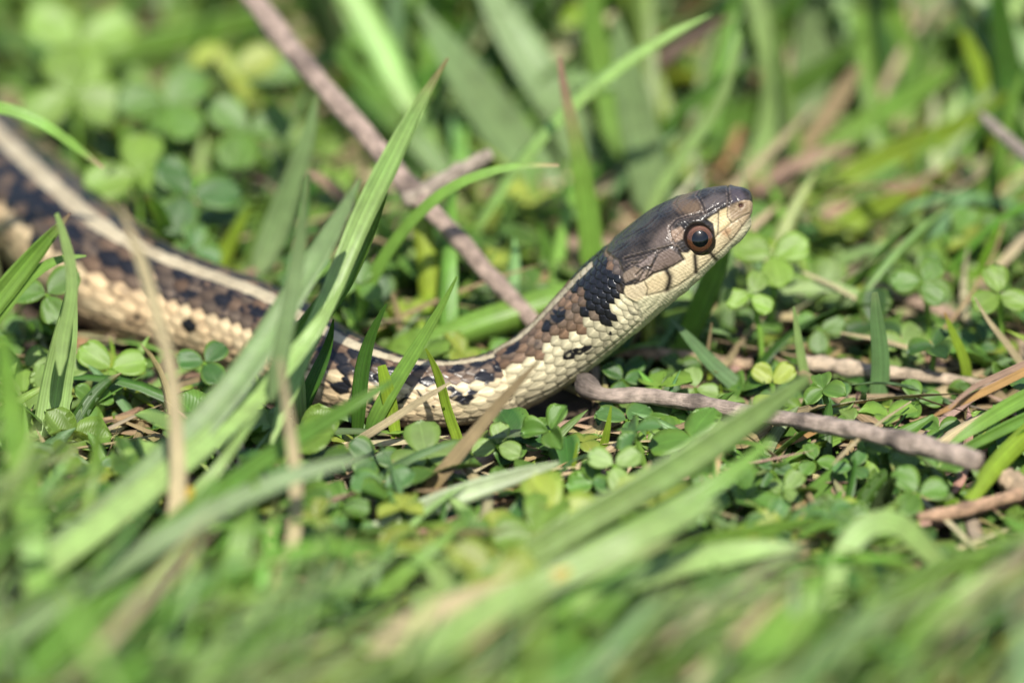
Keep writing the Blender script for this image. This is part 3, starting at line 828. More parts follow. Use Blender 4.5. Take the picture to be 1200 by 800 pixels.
def clover(label, px, py, z, size, az, col='g', tilt=(0, -0.35), fold=0.35, bend=0.25, group=None, n=3, spread=120):
    """(px,py): where the leaflets meet; size px: leaflet length; az: heading of the first leaflet, degrees in plan"""
    z = z * (0.6 if py > 380 else 1.0)
    c = on_z(px, py, z)
    L = size * (0.7 if py > 300 else 0.95) * PX * depth(c)
    root_ = bpy.data.objects.new('clover_leaf', None); COL.objects.link(root_)
    foot = np.array([c[0] + rng.uniform(-.002, .002), c[1] + rng.uniform(-.001, .003), 0.0])
    root_.location = foot; root_.empty_display_size = 0.004
    tag(root_, label, 'clover leaf', group)
    nz = norm(np.array([tilt[0], tilt[1], 1.0]))
    # stalk
    K = 6; t = np.linspace(0, 1, K)[:, None]
    sp = foot + (c - foot) * t + np.array([0.0007, 0, 0]) * np.sin(t * math.pi)
    az_ = np.linspace(0, 2 * math.pi, 6, endpoint=False)
    ring = np.stack([np.cos(az_), np.sin(az_), 0 * az_], -1) * 0.0004
    V = (sp[:, None] + ring[None]).reshape(-1, 3)
    id_ = np.arange(K * 6).reshape(K, 6); nx_ = np.roll(id_, -1, 1)
    F = np.stack([id_[:-1], nx_[:-1], nx_[1:], id_[1:]], -1).reshape(-1, 4)
    link('stalk', mesh_np('stalk', V - foot, F, {'tint': ('FLOAT_COLOR', np.ones((len(V), 3)) * np.array(PAL['l'])), 'leaf_uv': ('FLOAT_VECTOR', np.zeros((len(V), 3)))}, M_CLOVER), root_)
    for k in range(n):
        a = math.radians(az + k * spread + rng.uniform(-8, 8))
        d = np.array([math.cos(a), math.sin(a), 0.0]); d = norm(d - nz * np.dot(d, nz) + nz * rng.uniform(-0.05, 0.3))
        cc = np.array(CLV[col]) * rng.uniform(0.85, 1.15)
        V, F, att = leaflets((c + d * 0.0003)[None], d[None], nz[None], np.array([L * rng.uniform(.92, 1.06)]), np.array([fold * rng.uniform(.6, 1.3)]), np.array([bend]), cc[None], edge=np.array(CLV['l']), wav=rng.random(1))
        link('leaflet', mesh_np('leaflet', V - foot, F, att, M_CLOVER), root_)
    HERO_CLOVER.append(c)
    return root_

# ------------------------------------------------------------------ single blades, named one by one (tip first)
# in front of the snake's body
blade('long grey-green blade crossing in front of the body, running down to the lower left corner', [(422,210,-2.4,3),(396,262,-2.5,20),(352,335,-2.9,29),(292,430,-3.8,33),(205,530,-4.8,38),(100,625,-6.0,40),(-30,720,-7.2,40)], 'gr', twist=25)
blade('tall pale blade with buff tip standing highest beside the body, left of the arching blade', [(525,68,-0.8,2.55),(492,120,-0.8,14.45),(455,190,-0.9,25.5),(420,262,-1.1,26.35),(392,330,-1.6,23.8),(352,420,-2.4,22.1),(318,520,-3.4,18.7)], 'p', tip='t', twist=-20)
blade('dark folded blade leaning over the body beside the long grey-green blade', [(452,226,-0.6,3),(418,290,-0.7,20),(385,345,-1.0,27),(345,400,-1.6,28),(310,470,-2.4,24)], 'g', twist=-35, fold=0.5)
blade('slim upright blade behind the crossing blades with blurred tip near the body', [(358,205,-3.5,6.4),(350,290,-3.5,16),(335,380,-3.8,20.8),(318,470,-4.0,20.8)], 'gr', twist=10)
blade('thin arching blade curling right above the body, its buff tip pointing at the pink-tipped blade', [(655,194,1.8,3),(610,195,1.8,8),(560,206,1.8,11),(512,232,1.8,13),(472,272,1.9,14),(438,325,2.0,15),(415,392,2.1,15)], 'l', tip='t', twist=20)
blade('light green blade slanting across the body under the arching one', [(536,324,-1.0,2.4),(510,372,-1.0,10.4),(480,422,-1.1,16.8),(452,468,-1.2,19.2),(428,515,-1.3,17.6)], 'l', twist=10, base='d')
blade('dark narrow upright blade standing before the body between two slanting blades', [(453,356,-1.0,2),(436,392,-1.0,12),(424,440,-1.1,18),(420,488,-1.2,16),(418,520,-1.2,10)], 'd', twist=15)
blade('short dark pointed blade before the belly, nearest the long crossing blade', [(391,374,-0.9,2),(385,405,-0.9,11),(371,440,-1.0,17),(355,478,-1.1,17),(345,508,-1.2,14)], 'd', twist=20)
blade('small bright green leaf tip lit from behind on the body', [(447,428,-1.2,10),(452,450,-1.2,16),(462,500,-1.2,14),(468,535,-1.3,9)], 'y', twist=5, fold=0.1)
blade('thin vivid green blade bending right in front of the lowest curve of the body', [(499,408,-1.2,2),(514,440,-1.2,10),(524,478,-1.2,12),(538,520,-1.3,13),(545,560,-1.4,9)], 'y', twist=-20)
blade('pale grey-green blade tip against the cream belly, left of the short dark blade', [(346,410,-1.4,3),(350,440,-1.4,12),(352,480,-1.5,14),(356,520,-1.6,12)], 'p', twist=5)
# about the head
blade('dark green blade in shade rising behind the chin', [(856,262,1.4,10),(845,305,1.4,22),(825,355,1.4,27),(803,405,1.5,23),(788,445,1.5,16)], 'l', twist=20, fold=0.4)
blade('bluish blade leaning left with its tip under the jaw', [(786,374,0.6,2),(808,400,0.5,12),(838,432,0.4,17),(868,458,0.3,19),(890,480,0.2,16)], 'b', twist=30, fold=0.5)
blade('thin pale upright blade right of the bluish leaning blade', [(930,359,0.4,2),(934,388,0.4,8),(939,420,0.4,11),(946,455,0.4,11),(952,486,0.3,8)], 'p', twist=10)
blade('upright bluish-green blade crossing the bleached stick', [(1025,342,0.1,7),(1027,375,0.1,16),(1031,415,0.1,21),(1030,455,0.1,22),(1024,497,0.0,16)], 'b', twist=10, tip='gr')
blade('short yellow blade with orange tip before the bleached stick', [(1107,366,0.5,2),(1117,392,0.5,9),(1129,420,0.5,12),(1133,445,0.5,12),(1131,468,0.5,8)], 'y', tip='o', twist=15)
blade('arching pale blade lying over the clover right of the dark shaded blade', [(1020,350,2.3,4),(985,338,2.3,12),(930,338,2.3,14),(880,347,2.3,15),(848,362,2.3,14),(822,392,2.4,10)], 'p', twist=25)
blade('thin straw standing upright left of the bluish leaning blade', [(834,378,0.7,2),(831,400,0.7,5),(828,425,0.7,6),(826,458,0.7,5)], 't', name='dry_blade', cat='dry grass')
blade('yellow stalk with orange top among the dark clover under the main twig', [(912,506,-1.0,5),(903,530,-1.0,8),(888,562,-1.0,9),(874,600,-1.1,8),(868,618,-1.1,5)], 'yo', twist=5, fold=0.1)
blade('orange dead bit of grass lying beside the yellow stalk', [(962,503,0.5,3),(940,512,0.5,8),(918,520,0.4,8),(908,526,0.3,4)], 'o', mode='z', twist=5, name='dry_blade', cat='dry grass')
blade('dark blade crossing the right half of the main twig', [(1096,486,-1.6,2),(1065,508,-1.8,17),(1025,535,-2.2,28),(980,570,-2.8,34),(930,612,-3.6,34),(880,665,-4.6,30)], 'g', twist=30, fold=0.5)
blade('thin green blade standing between the two fallen clover leaves under the twig', [(716,476,-1.6,2),(710,510,-1.6,9),(700,545,-1.6,13),(691,580,-1.8,12)], 'y', twist=10)
blade('tiny vivid green spike beside the last one below the twig', [(677,518,-2.6,2),(671,550,-2.6,6),(664,575,-2.6,6)], 'y', twist=5)
# large blurred foreground blades
blade('broad blurred pale blade sweeping up to the right over the main twig', [(948,440,-4.8,10),(905,470,-4.9,26),(850,508,-5.1,34),(770,560,-5.5,36),(680,612,-6.0,36),(590,668,-6.7,35),(470,750,-7.8,32)], 'p', twist=-25)
blade('broad green blade just under the broad pale sweeping blade', [(905,515,-5.4,6),(850,560,-5.6,20),(775,605,-6.0,25),(690,650,-6.6,26),(600,700,-7.4,25),(510,760,-8.4,22)], 'l', twist=20)
blade('whitish blade lying low across the clover below the body', [(655,542,-3.6,5),(610,556,-3.7,18),(550,575,-3.9,24),(480,603,-4.2,25),(410,640,-4.7,24),(350,672,-5.3,20)], 'w', twist=-10, base='l')
blade('blurred tan blade slanting up to the lowest curve of the body', [(632,422,-2.8,3.2),(608,448,-2.8,10.4),(578,482,-2.8,16),(540,528,-2.9,20),(505,570,-3.0,20.8),(482,598,-3.0,16)], 't', base='yo', name='dry_blade', cat='dry grass', twist=8)
blade('thin dry stalk slanting across the body toward the vivid green blade', [(528,448,-1.6,3),(495,468,-1.7,9),(450,497,-1.8,11),(408,524,-1.8,12),(376,550,-1.8,9)], 's', name='dry_blade', cat='dry grass', twist=5)
blade('blurred tan stalk standing in front of the body at the far left', [(140,240,-5.0,5.44),(163,300,-5.0,14.28),(184,370,-5.1,17.68),(200,435,-5.2,17.68),(206,500,-5.4,19.04),(208,570,-5.7,23.12),(200,650,-6.2,27.2),(182,740,-7.2,25.84),(170,800,-8.2,20.4)], 's', base='yo', name='dry_blade', cat='dry grass', twist=12)
blade('blurred yellow-orange withered blade at the lower left', [(222,570,-5.6,10),(214,620,-5.8,26),(206,670,-6.3,30),(196,730,-7.0,24),(190,780,-8,16)], 'yo', name='dry_blade', cat='dry grass', twist=15)
blade('blurred buff stalk hanging below the crossing blades, left of the thin dry stalk', [(328,420,-5.4,6.12),(338,490,-5.5,13.6),(346,560,-5.7,18.36),(345,620,-6.0,19.04),(325,690,-6.6,21.76),(300,760,-7.5,25.84),(285,810,-8.6,23.12)], 's', name='dry_blade', cat='dry grass', twist=10)
blade('wide ribbed light blade standing at the left with shadows across it', [(86,312,-1.0,4),(83,350,-1.0,16),(76,400,-1.1,30),(67,450,-1.2,37),(58,510,-1.5,40),(48,570,-2.0,36)], 'p', twist=15, fold=0.12)
blade('pointed blade with pink tip entering from the left edge in front of the body', [(82,250,-1.2,2),(56,278,-1.2,15),(30,308,-1.2,23),(2,342,-1.3,27),(-35,390,-1.5,26),(-70,450,-2,24)], 'l', tip='k', twist=-15, fold=0.5)
blade('lower of two thin blades reaching in from the left edge toward the body', [(101,300,-1.2,2),(72,304,-1.2,9),(42,320,-1.2,13),(12,352,-1.3,15),(-25,405,-1.5,15)], 'l', twist=20)
blade('thin blade with pink tip drooping over the clover at the upper left', [(121,197,2.6,3),(96,178,2.6,9),(62,153,2.6,12),(20,132,2.7,14),(-40,128,2.9,14),(-90,160,3.2,12)], 'l', tip='k', twist=15)
blade('slender pale leaf hanging in front of the belly at the far left', [(66,250,-1.6,5),(78,290,-1.6,12),(84,340,-1.7,14),(74,395,-1.8,16),(70,440,-2,12)], 'p', twist=10)
blade('blurred vertical green blade at the left edge, yellow inside', [(2,395,-7.2,14),(12,470,-7.2,28),(24,550,-7.4,34),(38,640,-7.8,36),(50,740,-8.8,30)], 'l', twist=10)
blade('blurred broad blade rising from the bottom left to the crossing blade', [(430,535,-6.2,6.375),(350,556,-6.4,19.125),(260,594,-6.9,24.225),(160,650,-7.6,26.775),(60,715,-8.6,26.775),(-40,790,-10,25.5)], 'gr', twist=20)
blade('blurred low green blade in the bottom left corner', [(255,560,-6.4,8),(200,620,-6.9,30),(130,690,-7.9,38),(60,760,-9.2,36),(10,820,-10.4,30)], 'g', twist=-15)
blade('very blurred pale blade in the lower middle, above the yellowish one', [(840,590,-7.0,10.5),(760,625,-8.0,30),(660,672,-8.4,36),(560,722,-9.2,34.5),(460,790,-10.6,30)], 'p', twist=15)
blade('very blurred yellowish withered blade in the lower middle', [(668,668,-8.4,10),(620,685,-8.5,28),(560,702,-8.7,36),(500,725,-9.2,38),(430,765,-10,34)], 's', tip='yo', name='dry_blade', cat='dry grass', twist=10)
blade('blurred broad light blade lying flat toward the right clover', [(965,606,-5.6,3.75),(905,618,-5.8,19.5),(840,636,-6.2,28.5),(760,668,-7.0,31.5),(680,712,-8.2,30),(610,770,-9.6,25.5)], 'l', twist=-25)
blade('blurred blade with whitish underside left of the cream folded leaf', [(938,640,-6.4,5),(880,645,-6.5,24),(820,656,-6.8,30),(740,680,-7.6,30),(670,720,-8.6,26)], 'p', twist=25)
blade('cream-topped folded leaf bending down to the right at the lower right', [(1128,705,-6.0,2.8),(1105,668,-5.9,15.4),(1075,634,-5.9,25.2),(1042,612,-6.0,29.4),(1010,622,-6.2,29.4),(985,665,-6.6,26.6),(972,730,-7.4,22.4)], 'p', tip='g', twist=15, fold=0.3)
blade('blurred bright blade slanting up at the lower right, left of the right border', [(1160,640,-6.8,6),(1130,690,-7.0,26),(1090,740,-7.8,32),(1040,800,-9.2,30)], 'l', twist=10)
blade('blurred orange-brown dead leaf in the bottom right corner', [(1200,690,-8.5,14),(1190,740,-8.9,34),(1180,790,-9.8,38),(1175,830,-10.8,30)], 'o', name='dry_blade', cat='dry grass', twist=15)
blade('very blurred bright clump-like blade at the bottom right centre', [(965,670,-8.8,10),(940,710,-9.0,44),(900,760,-9.8,54),(860,820,-11,50)], 'l', twist=10)
blade('blurred green blade low in the bottom middle', [(760,655,-8.2,6),(720,700,-8.6,26),(660,755,-9.6,34),(600,810,-10.8,30)], 'g', twist=-10)
blade('blurred upright green blade below the body, near the buff stalk', [(300,560,-6.6,6),(285,620,-6.8,26),(270,690,-7.5,30),(250,770,-8.8,28)], 'l', twist=10)
blade('blurred narrow blade near the bottom left, darker than its neighbours', [(460,650,-7.6,8),(400,690,-8.0,26),(330,735,-8.8,30),(260,790,-10,28)], 'g', twist=10)
# behind the snake
TIP_RANGE = (0.45, 0.95)
blade('green blade with pink dried tip standing alone behind the snake', [(655,66,3.6,4.75),(661,105,3.6,10.45),(672,155,3.6,17.1),(682,210,3.6,23.75),(690,265,3.6,27.55),(694,330,3.6,26.6)], 'l', tip='k', twist=10, fold=0.4)
TIP_RANGE = (0.86, 1.0)
blade('broad bluish blade slanting down to the right, left of the pink-tipped blade', [(492,10,7.5,10),(530,70,7.5,38),(575,135,7.5,54),(625,205,7.5,56),(668,270,7.2,50),(700,330,6.8,40)], 'gr', twist=18)
blade('broad pale blade slanting beside the broad bluish blade behind the snake', [(560,-30,9,20),(600,40,8.6,44),(645,110,8.2,50),(680,180,8,44),(705,240,7.6,34)], 'gr', twist=20)
blade('broad grey-green upright blade behind the crown of the head', [(722,20,6.4,8),(732,80,6.4,32),(745,140,6.4,44),(757,200,6.3,44),(764,260,6.2,38)], 'gr', twist=15)
blade('light upright blade right behind the pink-tipped blade', [(692,-40,8.5,16),(698,40,8.4,30),(712,110,8.2,32),(722,190,7.8,28)], 'l', twist=-10)
blade('thin pale blade bending left behind the head', [(868,38,5.4,4),(858,80,5.4,10),(840,125,5.4,13),(812,168,5.4,14),(782,210,5.4,14),(755,260,5.3,12)], 'p', twist=10)
blade('pale blade hanging from the top edge, nodding above the snout', [(878,-30,8.5,20),(890,20,8.4,25),(904,70,8.3,28),(905,130,8.2,28),(888,190,8,28),(870,250,7.6,22)], 'p', twist=10)
blade('dark green blade rising to the right above the snout', [(1012,40,8.6,5),(975,72,8.6,22),(925,105,8.6,30),(870,135,8.6,34),(815,180,8.4,32),(770,240,8.0,28)], 'g', twist=-20)
blade('light green blade slanting right in the upper right, longest of that group', [(1138,66,8.2,6),(1090,98,8.2,22),(1035,130,8.2,28),(975,172,8.0,30),(915,225,7.6,32),(860,290,7.0,28)], 'l', twist=-15)
blade('bright blade below the longest light blade in the upper right', [(1180,110,7.4,8),(1120,150,7.4,26),(1050,180,7.4,34),(985,215,7.2,34),(930,262,6.8,30)], 'y', twist=-20)
blade('blurred tan blade with pinkish end leaning right behind the snout', [(1006,78,8.0,12),(985,112,8.0,26),(958,152,7.9,24),(930,190,7.8,26),(890,235,7.4,28),(850,280,7.0,24)], 't', name='dry_blade', cat='dry grass', twist=10)
blade('blurred tan blade lying below the tan leaning blade behind the snout', [(1000,170,7.4,6),(960,182,7.3,16),(915,205,7.2,20),(880,235,7,18)], 'k', name='dry_blade', cat='dry grass', twist=10)
blade('wide lime blade with orange tip right of the head', [(1078,222,5.2,6),(1045,235,5.2,20),(1010,252,5.2,30),(975,280,5.0,34),(945,320,4.6,30)], 'y', tip='o', twist=-15)
blade('upright green blade near the right edge, thinnest there', [(1196,86,5.6,4),(1182,140,5.6,14),(1166,200,5.6,20),(1146,260,5.5,22),(1126,320,5.2,20),(1118,360,4.8,16)], 'l', twist=10)
blade('blurred green blade upright in the top right corner', [(1165,-30,7.6,14),(1175,40,7.6,28),(1185,110,7.5,32),(1190,180,7.4,30)], 'd', twist=10)
blade('blurred yellowish blade leaning left at the upper right', [(1128,35,7.8,8),(1145,75,7.8,20),(1160,120,7.7,20),(1165,170,7.5,16)], 'y', twist=10)
blade('blurred grey-green broad blade at the top, right of the nodding pale blade', [(962,-40,10,20),(955,30,10,44),(948,100,9.8,46),(940,170,9.4,40)], 'gr', twist=15)
blade('blurred vertical light blade at the top right', [(1040,-30,10,10),(1052,30,10,30),(1062,90,9.8,34),(1060,150,9.4,30)], 'l', twist=-10)
blade('grey-green blade leaning right behind the body, ending just below the twig', [(371,112,4.2,3),(360,160,4.2,18),(342,215,4.2,28),(322,270,4.2,32),(300,325,4.0,28)], 'gr', twist=-15)
blade('bright green blade in shade behind the body, left of the leaning grey-green one', [(291,243,4.4,4),(277,272,4.4,15),(262,300,4.4,20),(248,335,4.2,18)], 'y', twist=20)
blade('bright thin blade tip just behind the neck', [(632,262,4.2,3),(642,300,4.2,12),(648,340,4.2,16),(650,380,4,12)], 'g', twist=10)
blade('fat light green culm lying behind the neck with a shadow across it', [(700,342,0.9,34),(655,352,0.9,38),(610,366,0.8,38),(565,380,0.7,36),(520,398,0.6,32),(470,424,0.4,22)], 'l', mode='z', twist=0, fold=-0.9)
blade('straight blurred blade slanting across the upper middle over the twig', [(392,60,7.8,5),(430,100,7.8,22),(470,145,7.7,28),(510,190,7.4,28),(545,235,7.0,24)], 'g', twist=10)
blade('long blurred blade lying level across the top left', [(360,5,11.5,8),(300,20,11.5,30),(220,42,11.4,34),(130,62,11.2,34),(40,100,10.8,30)], 'l', twist=-25)
blade('blurred level blade above the other at the top left edge', [(450,30,10.5,8),(370,75,10.5,26),(280,82,10.4,28),(200,80,10.2,26)], 'g', twist=15)
blade('pale pink-edged leaf tip between the body and the twig', [(352,200,5,5),(380,212,5,14),(408,240,5,16),(420,280,4.8,12)], 'k', twist=10)
blade('long green blade across the clover right of the head at mid height', [(1200,352,2.6,10),(1150,362,2.6,12),(1095,370,2.6,12),(1050,392,2.6,11),(1020,420,2.4,8)], 'g', twist=10)
# bundle at the right edge
blade('thin tan blade with forked tip standing above the right bundle', [(1142,348,0.6,2),(1158,375,0.6,6),(1176,398,0.6,9),(1196,425,0.6,10),(1215,452,0.5,9)], 's', name='dry_blade', cat='dry grass', twist=5)
blade('orange-brown dead blade on top of the right bundle', [(1095,487,1.1,3.25),(1125,472,1.2,8.45),(1160,456,1.3,9.75),(1200,436,1.4,10.4),(1250,412,1.4,9.1)], 'o', mode='z', name='dry_blade', cat='dry grass', twist=10)
blade('second dead blade in the right bundle, paler than the top one', [(1112,478,1.3,3.2),(1140,455,1.4,7.2),(1170,440,1.4,8.8),(1215,420,1.5,9.6)], 'k', mode='z', name='dry_blade', cat='dry grass', twist=10)
blade('upper green blade of the bundle at the right edge', [(1112,522,0.8,5),(1145,500,1.0,15),(1180,478,1.1,19),(1230,452,1.2,18)], 'l', mode='z', twist=10, fold=0.5)
blade('middle green blade of the bundle at the right edge', [(1100,540,0.7,4),(1140,520,0.8,12),(1180,500,0.9,15),(1240,474,1.0,16)], 'g', mode='z', twist=-10, fold=0.5)
blade('lower vivid glossy blade of the bundle at the right edge', [(1136,585,0.6,16),(1160,552,0.8,22),(1190,520,0.9,24),(1235,480,1.0,22)], 'y', mode='z', twist=10, fold=-0.5)
blade('short yellowish blade under the right bundle', [(1140,520,0.5,3),(1160,507,0.5,9),(1185,492,0.5,9)], 'yo', mode='z', twist=10)
blade('orange tiny spike beside the bottom stick at the right', [(1122,558,-1.6,3),(1126,575,-1.6,9),(1134,598,-1.7,9)], 'o', name='dry_blade', cat='dry grass', twist=5)
blade('dark green blade standing in front of the bottom stick at the right', [(1158,600,-3.2,5),(1154,640,-3.2,13),(1150,690,-3.4,14)], 'g', twist=5)
blade('thin dead stem standing behind the body between two green blades', [(460,343,1.9,5),(467,372,1.9,9),(473,402,1.9,11),(476,425,1.9,9)], 't', name='dry_blade', cat='dry grass', twist=5)
blade('thin bent dead stem lying left of the long crossing blade', [(250,438,0.6,3),(225,447,0.6,7),(207,455,0.6,7),(222,470,0.4,6),(230,478,0.3,4)], 't', mode='z', name='dry_blade', cat='dry grass', twist=5)
blade('thin dead stem lying on the clover below the bent one', [(148,495,0.5,4),(170,504,0.4,6),(196,513,0.4,6),(210,516,0.4,4)], 't', mode='z', name='dry_blade', cat='dry grass', twist=5)
blade('tiny bright green spike left of the lying dead stem', [(133,487,-0.8,2),(137,500,-0.8,6),(143,515,-0.9,7)], 'y', twist=5)

# ------------------------------------------------------------------ twigs
stem('knobbed brown-grey twig lying on the clover from under the neck to the right', [(682,444,0.75,11.96),(689,452,0.75,18.4),(701,461,0.7,16.56),(735,463,0.7,17.48),(780,467,0.7,18.4),(830,474,0.75,18.4),(880,484,0.8,18.4),(930,492,0.9,19.32),(980,500,1.0,21.16),(1030,510,1.1,23),(1080,522,1.15,24.84),(1120,533,1.2,25.76),(1148,541,1.2,23.92)], (0.40, 0.315, 0.255), knots=((0.012, 0.45), (0.035, 0.2), (0.3, 0.1), (0.56, 0.18), (0.8, 0.1)), K=160, M=24, rough=0.2)
stem('long straight reddish-brown twig slanting from the top edge down behind the neck', [(262,-50,4.2,26),(305,10,3.8,26),(350,68,3.4,25),(400,125,3.0,24),(450,183,2.5,24),(490,232,2.1,23),(530,272,1.7,22),(570,318,1.2,21),(612,362,0.8,20),(640,395,0.5,18)], (0.37, 0.275, 0.22), knots=((0.60, 0.25), (0.28, 0.08)), K=80, M=16)
stem('short pale broken twig branching across the long reddish-brown twig', [(474,236,2.1,18),(500,222,2.2,20),(540,200,2.3,18),(574,181,2.4,15)], (0.38, 0.31, 0.24), K=30, rough=0.25)
stem('bleached split stick lying flat behind the upright bluish blade', [(938,425,0.5,19.5),(975,428,0.5,20.25),(1015,434,0.5,18),(1060,438,0.5,15.75),(1110,444,0.45,12),(1165,450,0.4,7.5)], (0.52, 0.41, 0.29), name='stick', cat='stick', K=40, rough=0.3)
stem('smooth pinkish stick lying at the right edge below the bundle', [(1076,605,0.5,9),(1105,602,0.5,16),(1140,594,0.5,16),(1180,583,0.55,15),(1240,566,0.6,15)], (0.48, 0.31, 0.20), name='stick', cat='stick', K=36, rough=0.15)
stem('stubby pale wood chip above the smooth pinkish stick', [(1170,556,0.6,20),(1185,564,0.6,26),(1205,574,0.6,26),(1225,584,0.6,22)], (0.46, 0.34, 0.22), name='wood_chip', cat='wood chip', K=20, rough=0.35)
stem('blurred pink-grey twig at the right edge behind the grass', [(1150,135,2.2,10),(1175,158,2.2,15),(1210,188,2.2,16),(1260,220,2.2,15)], (0.38, 0.31, 0.25), K=24)
stem('buff dead stalk lying behind the bleached stick', [(1010,330,0.5,8),(1050,345,0.5,14),(1090,360,0.5,16),(1130,372,0.4,12)], (0.40, 0.28, 0.20), name='stick', cat='stick', K=24, rough=0.3)
stem('flat pale dead stalk on the ground between the neck and the bleached stick', [(700,412,0.3,9.6),(760,414,0.3,14.4),(820,420,0.3,14.4),(880,428,0.3,12)], (0.46, 0.33, 0.21), name='stick', cat='stick', K=24, rough=0.35)

# ------------------------------------------------------------------ clover leaves told apart
clover('dark round clover leaf beside the yellow stalk, under the twig', 905, 552, 1.0, 34, 10, 'd', (0.1, -0.7), 0.2)
clover('yellow-green clover leaf of two upright leaflets beside the upper twig end', 905, 450, 0.9, 44, 55, 'y', (-0.1, -1.1), 0.2, n=2, spread=70)
clover('clover leaf folded upward with light edges, just under the neck', 645, 505, 1.3, 48, 50, 'g', (-0.6, -0.7), 0.9)
clover('broad clover leaf in the shade under the knobbed twig end', 735, 492, 0.9, 52, 170, 'b', (0.1, -0.3), 0.15)
clover('dark green clover leaf behind the knob of the twig', 730, 445, 1.0, 38, 20, 'd', (0.1, -0.6), 0.2)
clover('pale striped clover leaf directly below the belly curve', 583, 522, 1.0, 42, 200, 'p', (0.0, -0.9), 0.35)
clover('clover leaf spread flat left of the tan slanting blade', 450, 572, 1.1, 56, 150, 'b', (-0.2, -0.8), 0.25)
clover('clover leaf with lit upper leaflet left of the flat spread one', 400, 590, 1.0, 50, 100, 'g', (-0.3, -0.8), 0.35)
clover('light green clover leaf between the two middle spikes below the twig', 720, 545, 1.3, 50, 30, 'p', (-0.1, -0.8), 0.2)
clover('clover leaf behind the broad pale blade, right part in light', 840, 572, 1.2, 42, 160, 'g', (0.2, -0.6), 0.3)
clover('bluish clover leaf below the dark round one, half hidden by the dark blade', 905, 612, 1.0, 44, 70, 'b', (0.2, -0.9), 0.5)
clover('large clover leaf at the right, crossed by a grass seam', 1075, 578, 1.1, 56, 10, 'g', (0.1, -0.7), 0.35)
clover('clover leaf under the right end of the main twig', 1100, 548, 1.0, 48, 120, 'g', (-0.2, -0.5), 0.2)
clover('small clover leaf touching the dark crossing blade on its upper side', 1000, 548, 1.0, 34, 60, 'b', (-0.1, -0.5), 0.25)
clover('clover leaf just below the pale upright blade', 955, 540, 0.8, 36, 110, 'g', (0.1, -0.5), 0.3)
clover('clover leaf above the twig left of the pale upright blade', 815, 455, 0.9, 40, 100, 'p', (0.0, -0.6), 0.25)
clover('clover leaf between bleached stick and main twig', 985, 470, 0.7, 40, 80, 'b', (0.0, -0.4), 0.25)
clover('clover leaf at right between bleached stick and bundle', 1075, 470, 0.8, 44, 120, 'g', (0.2, -0.5), 0.25)
clover('dark clover leaf under the bleached stick at the right', 1150, 400, 0.9, 44, 70, 'd', (0.1, -0.5), 0.25)
clover('round clover leaf under the body at the far left', 55, 345, 1.6, 62, 40, 'g', (-0.1, -0.8), 0.2)
clover('wide flat clover leaf below the body beside the tan stalk', 130, 432, 1.3, 62, 20, 'l', (0.1, -0.8), 0.2)
clover('clover leaf under the belly right of the tan stalk', 240, 425, 1.3, 50, 60, 'd', (0.0, -0.8), 0.3)
clover('small sunlit clover leaf left of the tan stalk, standing upright', 108, 470, 1.0, 40, 30, 'g', (0.5, -1.0), 0.5)
clover('clover leaf between the tan stalk and the long crossing blade', 235, 480, 1.0, 46, 150, 'b', (0.1, -0.7), 0.3)
clover('clover leaf low at the left beside the ribbed blade', 28, 430, 1.2, 48, 160, 'l', (0.2, -0.6), 0.3)
clover('clover leaf at the left edge under the pink-tipped blade', 5, 395, 1.0, 48, 60, 'g', (0.1, -0.6), 0.3)
clover('clover leaf at the lower left in front of dark gaps', 150, 545, 0.8, 46, 80, 'b', (0.2, -0.7), 0.4)
clover('big blurred clover leaf highest at the upper left', 95, 50, 1.8, 72, 30, 'l', (0.1, -0.8), 0.15)
clover('big blurred bright clover leaf below the highest one at the upper left', 85, 112, 1.8, 70, 100, 'l', (0.0, -0.9), 0.15)
clover('big blurred clover leaf in the upper left beside the dark gap', 195, 125, 1.8, 66, 60, 'g', (0.1, -0.9), 0.2)
clover('blurred clover leaf above the body, left of the bright shaded blade', 160, 205, 1.6, 70, 90, 'l', (-0.1, -0.8), 0.15)
clover('blurred darker clover leaf above the body close to the dark hollow', 225, 230, 1.5, 60, 250, 'd', (0.3, -0.7), 0.2)
clover('blurred clover leaf under the reddish-brown twig at the upper left', 290, 155, 1.7, 60, 20, 'g', (0.1, -0.8), 0.2)
clover('blurred yellow-green clover leaf beside the reddish-brown twig', 275, 85, 1.7, 60, 150, 'y', (0.1, -0.8), 0.2)
clover('blurred clover leaf behind the bend of the body', 420, 335, 1.2, 46, 70, 'g', (0.0, -0.8), 0.2)
clover('blurred light clover leaf right of the snout', 905, 300, 1.6, 52, 30, 'l', (0.0, -0.9), 0.15)
clover('blurred clover leaf right of the arching pale blade', 960, 385, 1.2, 44, 140, 'g', (0.0, -0.9), 0.2)
clover('blurred clover leaf between snout and lime blade', 880, 345, 1.4, 46, 200, 'l', (0.1, -0.9), 0.2)
clover('blurred clover leaf at the right under the upright thin blade', 1080, 330, 1.4, 48, 60, 'g', (0.1, -0.9), 0.2)
clover('bright clover leaf at the right edge behind the tan forked blade', 1170, 345, 1.4, 52, 100, 'l', (0.1, -0.8), 0.2)

